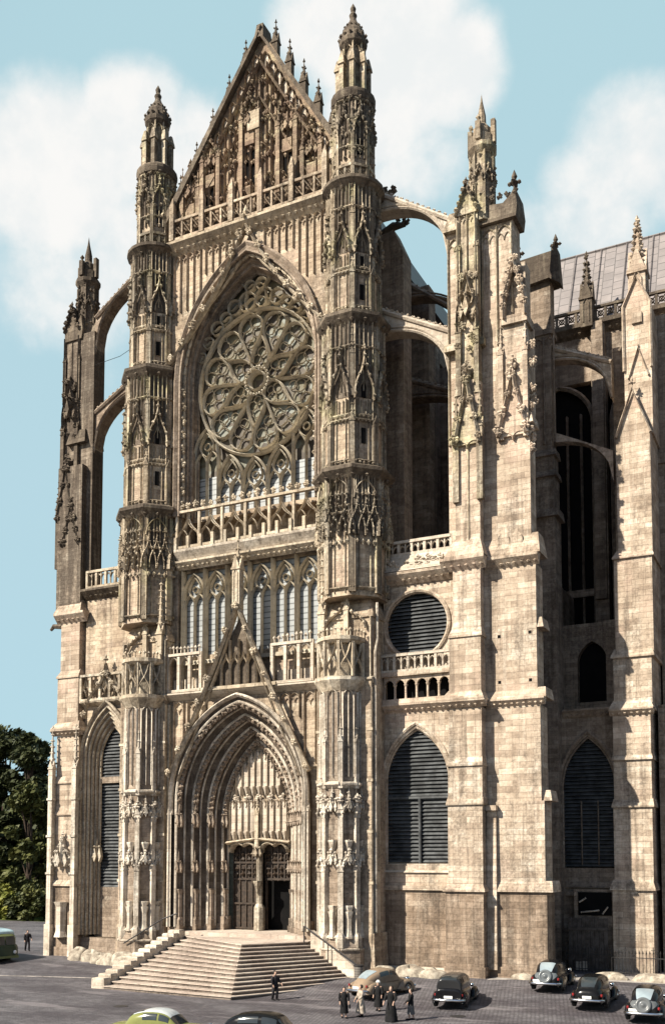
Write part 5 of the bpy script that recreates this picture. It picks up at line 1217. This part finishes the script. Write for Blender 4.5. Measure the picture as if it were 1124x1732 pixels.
tree(-69.0, 46, 29, 6.5, 4, 9000, 'leafd', 'tallest dark tree, cut by the left edge of the picture', 1, leaf=0.5)
tree(-62.0, 44, 26.2, 4.2, 10, 6500, 'leafd', 'dark tree with ragged top just left of the far pier', 2, leaf=0.45)
tree(-57.4, 39, 18.5, 3.4, 1.6, 8000, 'leafm', 'bushy mid green tree in front of the ragged one', 3, leaf=0.38)
tree(-62.3, 47, 20.5, 4.5, 2, 7000, 'leafd', 'dark tree half hidden by the left pier', 5, leaf=0.45)
tree(-66.0, 40, 14, 5, 1, 7000, 'leafd', 'rounded dark tree at the very left edge below the tallest one', 4, leaf=0.45)
tree(-70.8, 50, 17, 4.5, 1, 6000, 'leafd', 'shaded tree filling the gap between tallest and ragged ones', 6, leaf=0.45)
for i, (x, y, H, c, mt, lab) in enumerate(((-58.1, 36, 4.4, 2.4, 'leafy', 'sunlit yellow green shrub at the left edge of the lawn'), (-55.4, 35.5, 3.4, 1.7, 'leafd', 'dark shrub just right of the sunlit yellow one'), (-52.7, 35, 4.6, 2.0, 'leafm', 'mid green shrub nearest the left pier'), (-51.8, 36, 4.0, 1.6, 'leafd', 'dark shrub half hidden behind the left pier'), (-61.5, 37, 5.2, 2.6, 'leafm', 'tall green shrub behind the bus roof'), (-58.3, 39, 6.0, 2.4, 'leafm', 'broad green shrub under the bushy tree'))):
    tree(x, y, H, c, 0.2, 3600, mt, lab, 20+i, 'shrub', 0.3, 'shrubs along the lawn')
tree(-97.1, 70, 14, 6.5, 0.8, 3000, 'leafd', 'far dark tree, first from the left in the row closing the park', 40, leaf=0.8, group='far row of trees closing the park')
tree(-98.0, 74, 16, 6.5, 0.8, 3000, 'leafd', 'far dark tree, second from the left in the row closing the park', 41, leaf=0.8, group='far row of trees closing the park')
tree(-91.0, 70, 14, 6.5, 0.8, 3000, 'leafd', 'far dark tree, third from the left in the row closing the park', 42, leaf=0.8, group='far row of trees closing the park')
tree(-92.7, 75, 16, 6.5, 0.8, 3000, 'leafd', 'far dark tree, fourth from the left in the row closing the park', 43, leaf=0.8, group='far row of trees closing the park')
tree(-85.0, 70, 14, 6.5, 0.8, 3000, 'leafd', 'far dark tree, fifth from the left in the row closing the park', 44, leaf=0.8, group='far row of trees closing the park')
tree(-85.7, 74, 16, 6.5, 0.8, 3000, 'leafd', 'far dark tree, last from the left in the row closing the park', 45, leaf=0.8, group='far row of trees closing the park')

# a pale worn gutter stone line, manhole covers and litter of the square
kb = MB()
kp = [(-34, -12.0), (-22, -10.2), (-11.5, -8.2), (-5.2, -7.4)]
for (a, b_) in zip(kp[:-1], kp[1:]):
    n = 8
    for i in range(n):
        p, q = lp(a, b_, i/n), lp(a, b_, (i+0.96)/n); kb.add([(p[0], p[1], gz_(*p)+0.02), (q[0], q[1], gz_(*q)+0.02), (q[0], q[1]+0.22, gz_(q[0], q[1]+0.22)+0.02), (p[0], p[1]+0.22, gz_(p[0], p[1]+0.22)+0.02)], [(0,1,2,3)])
tag(kb.obj('kerb_strip', M['chalk']), kind='structure')
for (x, y, lab) in ((2.0, -16.5, 'round iron manhole cover in front of the steps'), (20.5, -11.5, 'round iron manhole cover behind the lone black car')):
    mh = MB(); mh.lathe(x, y, [(0.42, gz_(x, y)-0.02), (0.42, gz_(x, y)+0.018)], 20); tag(mh.obj('manhole_cover', M['iron']), lab, 'manhole cover', 'manhole covers')
cb2 = MB(); cb2.tube([(-15.6, 1.0, 50.6), (-13, 1.2, 50.9), (-10.9, 1.2, 51.6)], 0.025, 4); tag(cb2.obj('cable', M['iron']), 'thin dark cable stretched across the gap between left pier and turret', 'cable')
# ================================================================ vehicles
M['tyre'] = plain('tyre rubber', (0.02,0.02,0.02), (0.012,0.012,0.012), 8, rough=0.8)
M['chrome'] = plain('chrome', (0.75,0.75,0.74), (0.6,0.6,0.6), 3, rough=0.18, metal=1.0)
M['carglass'] = plain('car window glass', (0.035,0.042,0.045), (0.02,0.024,0.026), 0.8, rough=0.1, spec=0.5)
M['paleglass'] = plain('pale window glass', (0.26,0.31,0.33), (0.18,0.21,0.23), 0.8, rough=0.12, spec=0.6)
M['redlamp'] = plain('tail lamp', (0.25,0.02,0.02), (0.15,0.01,0.01), 5, rough=0.3); M['lamp'] = plain('lamp glass', (0.8,0.8,0.76), (0.6,0.6,0.6), 5, rough=0.15)
M['plate'] = plain('number plate', (0.72,0.71,0.68), (0.6,0.6,0.58), 9, rough=0.5)
def paint(name, c, rough=0.28):
    m, g, b = new_mat(name); P = g.n('ShaderNodeNewGeometry').outputs['Position']; n = g.noise(P, 2.5, 5.0, 0.65)
    g.set(b.inputs['Base Color'], g.mix(g.rng(n, 0.42, 0.75), c, tuple(k*0.75+0.003 for k in c))); g.set(b.inputs['Roughness'], g.rng(n, 0.3, 0.7, rough*0.5, rough*0.5+0.12))
    b.inputs['Specular IOR Level'].default_value = 0.18; b.inputs['Coat Weight'].default_value = 0.05; b.inputs['Coat Roughness'].default_value = 0.2
    return m
def sect(st, t):                                                # smooth interpolation of loft stations
    n = len(st)-1; i = min(n-1, int(t*n)); f = t*n-i
    def cr(k):
        p0, p1, p2, p3 = st[max(i-1, 0)][k], st[i][k], st[i+1][k], st[min(i+2, n)][k]
        return 0.5*((2*p1)+(-p0+p2)*f+(2*p0-5*p1+4*p2-p3)*f*f+(-p0+3*p1-3*p2+p3)*f**3)
    return [cr(k) for k in range(4)]
def spt(st, t, a, pw=0.62, off=0.0):                            # point on the shell; a = 0 left sill, pi right sill, over the top
    x, h, z0, z1 = sect(st, t); c, s = cos(a), sin(a)
    y = (h+off)*(1 if c >= 0 else -1)*abs(c)**pw; z = z0+(z1-z0+off)*abs(s)**pw
    return (x, y, z)
def shell(mb, st, nt=22, na=16, pw=0.62, t0=0, t1=1, a0=0, a1=pi, off=0.0, caps=True):
    o = len(mb.v)
    for i in range(nt+1):
        for j in range(na+1): mb.v.append(spt(st, t0+(t1-t0)*i/nt, a0+(a1-a0)*j/na, pw, off))
    for i in range(nt):
        for j in range(na): a = o+i*(na+1)+j; mb.f.append((a, a+1, a+na+2, a+na+1))
    if caps: mb.f.append(tuple(o+j for j in range(na, -1, -1))); mb.f.append(tuple(o+nt*(na+1)+j for j in range(na+1)))
def wheel(parent, x, y, r, w, rimmat):
    t = MB(); s = 1 if y > 0 else -1; t.M = Matrix.Translation((x, y, r)) @ Matrix.Rotation(radians(-90*s), 4, 'X')
    t.lathe(0, 0, [(r*0.6, -w/2), (r*0.92, -w/2), (r, -w*0.3), (r, w*0.3), (r*0.92, w/2), (r*0.6, w/2)], 20); o = t.obj('wheel', M['tyre'], parent, False)
    q = MB(); q.M = t.M; q.lathe(0, 0, [(r*0.6, w*0.3), (r*0.6, w*0.52), (r*0.5, w*0.45), (r*0.25, w*0.5), (r*0.2, w*0.62), (r*0.05, w*0.66)], 16); q.obj('rim', rimmat, o, True)
CARS = {
 'saloon': dict(body=[(-2.1,.42,.45,.70),(-2.0,.60,.38,.92),(-1.6,.70,.32,1.12),(-0.8,.74,.30,1.06),(0.4,.71,.30,1.02),(0.9,.56,.30,1.04),(1.6,.44,.32,1.0),(2.0,.36,.36,.95),(2.08,.26,.42,.85)],
    cab=[(-1.98,.40,.75,.86),(-1.75,.54,.8,1.18),(-1.2,.63,.8,1.46),(-.3,.65,.8,1.54),(.35,.62,.8,1.46),(.62,.58,.8,1.22),(.86,.54,.8,.98)], pw=.6),
 'beetle': dict(body=[(-2.0,.30,.42,.60),(-1.9,.48,.36,.80),(-1.5,.62,.32,1.05),(-.7,.68,.30,1.0),(.4,.66,.30,.95),(1.1,.54,.30,.92),(1.7,.40,.34,.80),(1.95,.26,.42,.62)],
    cab=[(-1.8,.34,.6,.84),(-1.4,.50,.7,1.16),(-.8,.60,.75,1.40),(-.1,.63,.8,1.50),(.45,.60,.8,1.42),(.72,.57,.8,1.20),(.95,.53,.8,.92)], pw=.68),
 'boxy': dict(body=[(-1.95,.62,.45,.80),(-1.9,.68,.36,1.0),(-1.4,.72,.32,1.08),(-0.6,.73,.30,1.06),(0.4,.70,.30,1.04),(0.8,.52,.30,1.05),(1.5,.42,.32,1.02),(1.95,.36,.36,.98),(2.0,.30,.42,.90)],
    cab=[(-1.86,.58,.85,1.30),(-1.80,.63,.85,1.50),(-1.2,.66,.85,1.62),(-.3,.66,.85,1.64),(.35,.64,.85,1.58),(.55,.62,.85,1.36),(.66,.58,.85,1.02)], pw=.42),
 'fifties': dict(body=[(-2.2,.62,.42,.78),(-2.05,.74,.34,.90),(-1.3,.82,.30,.95),(0,.84,.28,.95),(1.2,.82,.30,.95),(1.95,.76,.34,.88),(2.15,.62,.42,.76)],
    cab=[(-1.45,.56,.75,.93),(-1.15,.66,.8,1.32),(-.6,.70,.8,1.50),(.05,.70,.8,1.52),(.45,.67,.8,1.40),(.75,.66,.8,1.14),(.95,.62,.8,.92)], pw=.55),
}
def car(kind, loc, heading, col, label, roof=None, rear='spare', rearcol=None, glass='carglass', group='parked cars on the square', open_top=False, tilt_sign=None):
    K = CARS[kind]; x, y = loc; E_ = empty('parked_car', (x, y, gz_(x, y)), radians(heading), label=label, cat='car', group=group); E_.scale = (1.1, 1.1, 1.1)
    pm = paint('paint '+label[:24], col); rm = paint('roof '+label[:24], roof) if roof else pm; bm = paint('rear '+label[:24], rearcol) if rearcol else pm
    b = MB(); shell(b, K['body'], 26, 16, K['pw']); b.obj('body', pm, E_, True)
    c = MB(); shell(c, K['cab'], 22, 18, K.get('cpw', 0.55)); cb_ = c.obj('cabin', pm if kind == 'fifties' else rm, E_, True)
    if kind == 'fifties': q = MB(); shell(q, K['cab'], 10, 10, 0.55, .2, .8, pi*.3, pi*.7, 0.01, False); q.obj('roof_panel', rm, cb_, True)
    st = K['cab']
    for (nm, t0, t1, a0, a1) in (('rear_window', .10, .33, pi*.36, pi*.64), ('windscreen', .74, .95, pi*.27, pi*.73), ('side_window', .34, .50, .09*pi, .25*pi), ('side_window', .53, .72, .09*pi, .25*pi), ('side_window', .34, .50, .75*pi, .91*pi), ('side_window', .53, .72, .75*pi, .91*pi)):
        g_ = MB(); shell(g_, st, 6, 8, 0.55, t0, t1, a0, a1, 0.014, False); g_.obj(nm, M[glass if nm == 'rear_window' else 'carglass'], cb_, True)
    Wd = K['body'][3][1]
    if rearcol:
        q = MB(); shell(q, K['body'], 8, 12, K['pw'], 0.0, 0.2, .18*pi, .82*pi, 0.012, False); q.obj('tail_panel', bm, E_, True)
    r = 0.34
    if kind != 'fifties':
        for (fx, fl, wy, fz) in ((1.3, 0.75, Wd-0.02, .78), (-1.3, 0.72, Wd+0.0, .80)):
            for sg in (-1, 1):
                f = MB(); n = 14
                for i in range(n+1):
                    t = -1+2*i/n; px = fx+fl*t; top = fz*sqrt(max(0, 1-abs(t)**2.6))+0.02; hw = 0.17*sqrt(max(0.02, 1-abs(t)**3))
                    base = 0.28 if abs(t) < 0.97 else 0.22
                    for j in range(9):
                        a = pi*j/8; f.v.append((px, sg*(wy)+hw*cos(a)*1.0, max(base*0.9, 0.25)+(max(top, 0.3)-0.25)*sin(a)**0.6 if 0 < j < 8 else 0.25))
                for i in range(n):
                    for j in range(8): q = i*9+j; f.f.append((q, q+1, q+10, q+9))
                f.obj('fender', pm, E_, True)
        rb = MB(); 
        for sg in (-1, 1): rb = MB(); y0, y1 = sorted((sg*(Wd-0.15), sg*(Wd+0.12))); rb.box(-0.65, 0.7, y0, y1, 0.26, 0.32); rb.obj('running_board', M['tyre'], E_)
        wy = Wd+0.05
    else: wy = Wd-0.08
    for fx in (1.3, -1.3):
        for sg in (-1, 1): wheel(E_, fx, sg*wy, r, 0.18, M['chrome'])
    L = K['body'][0][0]
    for (bx, sg) in ((L-0.12, -1), (K['body'][-1][0]+0.12, 1)):
        u = MB(); ww = Wd+0.1; u.tube([(bx-sg*0.16, -ww, .44), (bx, -ww*.7, .44), (bx+sg*0.03, 0, .44), (bx, ww*.7, .44), (bx-sg*0.16, ww, .44)], 0.065, 8); u.tube([(bx-sg*0.3, -.4, .42), (bx, -.4, .42)], 0.03, 5); u.tube([(bx-sg*0.3, .4, .42), (bx, .4, .42)], 0.03, 5); u.obj('bumper', M['chrome'], E_, True)
    if rear == 'spare':
        s = MB(); s.M = Matrix.Translation((L+0.02, 0, .80)) @ Matrix.Rotation(radians(-72), 4, 'Y')
        s.lathe(0, 0, [(.36, -.08), (.38, 0), (.36, .07), (.26, .10), (.24, .06), (.12, .08), (.08, .13), (.02, .14)], 22); s.obj('spare_wheel', bm if rearcol else M['tyre'], E_, True)
    p = MB(); p.M = Matrix.Translation((L-0.06, 0.0 if rear != 'spare' else 0.42, .58)) @ Matrix.Rotation(radians(-10), 4, 'Y'); p.box(-0.02, 0.02, -.22, .22, -.06, .06); pl_ = p.obj('number_plate', M['plate'], E_)
    for sg in (-1, 1):
        t = MB(); t.lathe(L+0.10, sg*(Wd-0.05), [(.05, .62), (.06, .68), (.05, .74)], 8); t.obj('tail_lamp', M['redlamp'], E_)
        hl = MB(); hl.M = Matrix.Translation((K['body'][-1][0]-0.28, sg*(Wd-0.22 if kind != 'fifties' else Wd-.2), .82)) @ Matrix.Rotation(radians(90), 4, 'Y'); hl.lathe(0, 0, [(.04, -.16), (.11, -.05), (.12, .06), (.10, .09)], 12); ho = hl.obj('headlamp', M['chrome'], E_, True)
    if open_top:
        h = MB(); h.tube([(-1.75, -.5, 1.12), (-1.8, 0, 1.16), (-1.75, .5, 1.12)], 0.11, 8); h.obj('folded_hood', M['tyre'], E_, True)
    return E_
car('beetle', (14.09, -7.01), 72, (0.24,0.175,0.12), 'small tan rounded car parked by the right end of the steps', rear='none', glass='paleglass')
car('boxy', (19.14, -7.92), 98, (0.006,0.006,0.007), 'black car with fabric roof parked alone before the great right pier', roof=(0.02,0.02,0.021), rear='none')
car('saloon', (23.29, -2.1), 92, (0.007,0.007,0.008), 'black car with grey spare wheel cover, farthest of the three at the right', rearcol=(0.10,0.11,0.115), glass='paleglass')
car('saloon', (26.58, -5.84), 91, (0.006,0.006,0.006), 'all black car with white number plate, middle of the three at the right', rear='none')
car('saloon', (29.81, -7.98), 92, (0.008,0.008,0.009), 'dark car with pale rear window cut by the right edge of the picture', rearcol=(0.10,0.105,0.108), glass='paleglass')
car('fifties', (11.6, -25.7), 10, (0.17,0.18,0.06), 'lime green car with pale grey roof, cut by the bottom edge', roof=(0.45,0.47,0.47), rear='none')
car('saloon', (16.5, -24.5), 8, (0.006,0.006,0.006), 'black car cut by the bottom edge, beside the lime green one', rear='none')
# bus ------------------------------------------------------------
BU = empty('bus', (-18.6, -4.6, gz_(-18, -5)), radians(-14), label='dark green bus with pale blue roof entering at the left edge', cat='bus')
gp = paint('bus green', (0.022,0.042,0.026)); rp = paint('bus roof', (0.34,0.46,0.50)); cp_ = paint('bus cream', (0.12,0.14,0.06))
b = MB(); shell(b, [(-8.0,1.1,.35,1.5),(-7.8,1.2,.35,1.5),(-4,1.22,.35,1.5),(-.4,1.2,.35,1.5),(0.1,1.05,.4,1.45),(0.25,.85,.5,1.3)], 20, 12, 0.3); b.obj('body', gp, BU, True)
b = MB(); shell(b, [(-7.9,1.05,1.3,2.3),(-7.7,1.16,1.3,2.35),(-3,1.18,1.3,2.35),(-.6,1.16,1.3,2.3),(-.1,1.0,1.3,2.15),(0.05,.9,1.3,1.95)], 20, 12, 0.32); cb_ = b.obj('cabin', cp_, BU, True)
b = MB(); shell(b, [(-7.9,1.0,2.1,2.5),(-7.5,1.14,2.2,2.62),(-3,1.16,2.2,2.64),(-.8,1.12,2.2,2.58),(-.25,.95,2.15,2.38)], 16, 12, 0.5, off=0.02); b.obj('roof', rp, BU, True)
for i in range(5):
    g_ = MB(); g_.box(-7.4+1.35*i, -6.3+1.35*i, -1.22, -1.19, 1.45, 2.1); g_.obj('side_window', M['carglass'], cb_)
for sg in (-1, 1): g_ = MB(); y0, y1 = sorted((sg*0.05, sg*0.82)); g_.M = Matrix.Translation((0.08, 0, 1.7)) @ Matrix.Rotation(radians(-14), 4, 'Y'); g_.box(-0.03, 0.03, y0, y1, -0.3, 0.36); g_.obj('windscreen', M['carglass'], cb_)
for fx in (-6.2, -1.4):
    for sg in (-1, 1): wheel(BU, fx, sg*1.1, 0.42, 0.26, cp_)
b = MB(); b.box(0.2, 0.34, -1.05, 1.05, 0.4, 0.58); b.obj('bumper', cp_, BU)
for sg in (-1, 1): b = MB(); b.M = Matrix.Translation((0.24, sg*0.75, 0.85)) @ Matrix.Rotation(radians(90), 4, 'Y'); b.lathe(0, 0, [(.13, -.1), (.14, .05), (.1, .09)], 12); b.obj('headlamp', M['lamp'], BU, True)

# ================================================================ people
M['skin'] = plain('skin', (0.42,0.27,0.20), (0.34,0.21,0.15), 8, rough=0.6)
M['blackcloth'] = plain('black cloth', (0.018,0.017,0.018), (0.010,0.010,0.010), 5, rough=0.9, spec=0.1); M['darksuit'] = plain('dark suit', (0.035,0.032,0.034), (0.02,0.018,0.02), 5, rough=0.9, spec=0.1)
M['palecoat'] = plain('pale patterned coat', (0.42,0.36,0.29), (0.20,0.16,0.13), 6, rough=0.9, spec=0.1); M['greydress'] = plain('grey dress', (0.15,0.14,0.135), (0.08,0.075,0.07), 6, rough=0.9, spec=0.1)
M['hair'] = plain('dark hair', (0.03,0.022,0.016), (0.015,0.012,0.01), 20, rough=0.6); M['greyhair'] = plain('white hat', (0.7,0.68,0.62), (0.5,0.48,0.44), 10, rough=0.8)
def skin_body(name, nodes, edges, mat, parent):
    me = bpy.data.meshes.new(name); me.from_pydata([n[0] for n in nodes], edges, []); o = bpy.data.objects.new(name, me); COL.objects.link(o)
    md = o.modifiers.new('skin', 'SKIN'); md.use_smooth_shade = True
    for i, n in enumerate(nodes):
        r = n[1]; me.skin_vertices[0].data[i].radius = (r, r) if not isinstance(r, tuple) else r
    me.skin_vertices[0].data[0].use_root = True
    sb = o.modifiers.new('sub', 'SUBSURF'); sb.levels = 1; sb.render_levels = 1
    bpy.context.view_layer.update(); dg = bpy.context.evaluated_depsgraph_get(); m2 = bpy.data.meshes.new_from_object(o.evaluated_get(dg)); m2.name = name
    o.modifiers.clear(); o.data = m2; m2.materials.clear(); m2.materials.append(mat); m2.polygons.foreach_set('use_smooth', [True]*len(m2.polygons)); o.parent = parent
    return o
def person(loc, face, h, label, top, skirt=None, legs='darksuit', stride=0.12, arms=(0.1, 0.1), hair='hair', hat=None, bend=0.0, coat_hem=None, grp=None, bag=False):
    x, y = loc; E_ = empty('person', (x, y, gz_(x, y)), radians(face), label=label, cat='person', group=grp); k = h/1.75
    # local: facing -y, x to the figure's left
    nd = []; ed = []
    def N(p, r): nd.append(((p[0]*k, (p[1]-bend*max(0, p[2]-0.9))*k, p[2]*k), r*k)); return len(nd)-1
    pel = N((0, 0, .95), .145); wa = N((0, 0, 1.1), .13); ch = N((0, 0, 1.3), .155); nk = N((0, -.01, 1.47), .06); ja = N((0, -.03, 1.56), .075); hd = N((0, -.02, 1.65), .085); tp = N((0, 0, 1.72), .055)
    ed += [(pel, wa), (wa, ch), (ch, nk), (nk, ja), (ja, hd), (hd, tp)]
    no = N((0, -.11, 1.60), .018); ed.append((ja, no))
    for sg in (-1, 1):
        hp = N((sg*.1, 0, .88), .10); kn = N((sg*.1, -sg*stride*.6-.02, .5), .07); an = N((sg*.1, -sg*stride+.03, .09), .045); toe = N((sg*.11, -sg*stride-.14, .035), .04)
        ed += [(pel, hp), (hp, kn), (kn, an), (an, toe)]
        sh = N((sg*.2, 0, 1.40), .075); a = arms[0 if sg > 0 else 1]
        el = N((sg*.26, -.02-a*.2, 1.13), .05); wr = N((sg*.25, -.08-a*.9, .90+a*.35), .032); pa = N((sg*.25, -.11-a*1.05, .83+a*.35), .03)
        ed += [(ch, sh), (sh, el), (el, wr), (wr, pa)]
        for q in range(4): 
            f = N((sg*.25+(q-1.5)*.018, -.13-a*1.1-(0.01 if q in (1, 2) else 0), .755+a*.33-(0.012 if q in (1, 2) else 0)), .009); ed.append((pa, f))
        f = N((sg*.225, -.15-a, .82+a*.35), .010); ed.append((wr, f))
    bd = skin_body('body', nd, ed, M['skin'], E_)
    def loft(name, rings, mat, n=14, wob=0.0):
        mb = MB()
        for (z, rx, ry, oy) in rings:
            for j in range(n):
                a = 2*pi*j/n; w_ = 1+wob*sin(5*a+z*3); mb.v.append((rx*cos(a)*k*w_, (oy+ry*sin(a)*w_-bend*max(0, z-0.9))*k, z*k))
        for i in range(len(rings)-1):
            for j in range(n): mb.f.append((i*n+j, i*n+(j+1) % n, (i+1)*n+(j+1) % n, (i+1)*n+j))
        mb.f.append(tuple((len(rings)-1)*n+j for j in range(n))); 
        return mb.obj(name, M[mat], bd, True)
    loft('jacket', [(.80, .20, .16, 0), (1.0, .19, .15, 0), (1.12, .175, .14, 0), (1.3, .215, .16, 0), (1.40, .20, .13, 0), (1.46, .11, .09, 0), (1.49, .075, .075, 0)], top)
    for sg in (-1, 1):
        a = arms[0 if sg > 0 else 1]; s = MB(); q = lambda p: (p[0]*k, (p[1]-bend*max(0, p[2]-0.9))*k, p[2]*k)
        s.tube([q((sg*.17, 0, 1.41)), q((sg*.235, -.01, 1.32)), q((sg*.27, -.02-a*.2, 1.13)), q((sg*.255, -.07-a*.8, .93+a*.35))], [.085*k, .085*k, .07*k, .05*k], 8); s.obj('sleeve', M[top], bd, True)
    if skirt: loft('skirt', [(skirt[1], skirt[2], skirt[2]*.85, 0), (skirt[1]+.05, skirt[2]*.98, skirt[2]*.84, 0), (.6, (skirt[2]+.2)/2, (skirt[2]+.16)/2*.9, 0), (.85, .19, .155, 0), (1.06, .17, .138, 0)], skirt[0], 18, 0.05)
    else:
        for sg in (-1, 1):
            s = MB(); s.tube([(sg*.1*k, 0, .95*k), (sg*.105*k, (-sg*stride*.6-.02)*k, .5*k), (sg*.1*k, (-sg*stride+.03)*k, .09*k)], [.12*k, .09*k, .075*k], 9); s.obj('trouser_leg', M[legs], bd, True)
    for sg in (-1, 1):
        s = MB(); s.tube([(sg*.1*k, (-sg*stride+.07)*k, .05*k), (sg*.105*k, (-sg*stride-.06)*k, .055*k), (sg*.11*k, (-sg*stride-.18)*k, .035*k)], [.05*k, .055*k, .04*k], 8); s.obj('shoe', M['blackcloth'], bd, True)
    hb = MB()
    hb.lathe(0, (.015-bend*.75)*k, [(.07*k, 1.57*k), (.098*k, 1.62*k), (.10*k, 1.68*k), (.08*k, 1.74*k), (.04*k, 1.77*k)], 12); hb.v = [(vx, vy+0.03*k, vz) for vx, vy, vz in hb.v]
    hb.obj('hair', M[hair], bd, True)
    fc = MB()
    for sg in (-1, 1): fc.blob(sg*.032*k, (-.095-bend*.72)*k, 1.635*k, .012*k)
    fc.obj('eyes', M['blackcloth'], bd)
    if hat:
        q = MB(); q.lathe(0, (0.0-bend*.8)*k, [(.16*k, 1.71*k), (.16*k, 1.725*k), (.105*k, 1.735*k), (.10*k, 1.82*k), (.05*k, 1.84*k)], 16); q.obj('hat', M[hat], bd, True)
    if bag:
        q = MB(); q.box(.27*k, .36*k, -.26*k, .02*k, .56*k, .76*k); q.tube([(.31*k, -.2*k, .76*k), (.28*k, -.12*k, .86*k), (.31*k, -.05*k, .76*k)], .012, 5); tag(q.obj('handbag', M['blackcloth'], None), 'small black handbag hanging from the hand of the leftmost woman', 'handbag').matrix_world = E_.matrix_world
        q_ = bpy.data.objects['handbag']; q_.location = E_.location; q_.rotation_euler = E_.rotation_euler
    return E_
person((8.67, -10.44), 70, 1.74, 'man in dark suit standing alone before the steps', 'darksuit', stride=0.08, arms=(0.25, 0.05))
GR = 'group talking on the square'
person((15.3, -14.7), 30, 1.62, 'woman in black coat and skirt carrying a handbag, leftmost of the group', 'blackcloth', ('blackcloth', .28, .25), grp=GR, bag=True)
person((15.9, -13.9), -40, 1.68, 'woman in a long pale patterned coat, second of the group', 'palecoat', ('palecoat', .22, .33), arms=(0.2, 0.15), grp=GR)
person((15.9, -11.6), 10, 1.62, 'woman in black with a white hat standing behind the group', 'blackcloth', ('blackcloth', .25, .27), hair='greyhair', hat='greyhair', grp=GR)
person((18.0, -14.7), 5, 1.84, 'tall priest in a floor length black cassock', 'blackcloth', ('blackcloth', .03, .33), arms=(0.3, 0.3), grp=GR)
person((18.7, -13.7), -70, 1.64, 'woman in dark jacket and grey dress, rightmost of the group', 'blackcloth', ('greydress', .32, .25), arms=(0.25, 0.1), grp=GR)
person((-22.5, 2.0), 60, 1.74, 'man in dark clothes walking near the bus', 'darksuit', stride=0.2, arms=(0.3, 0.0))
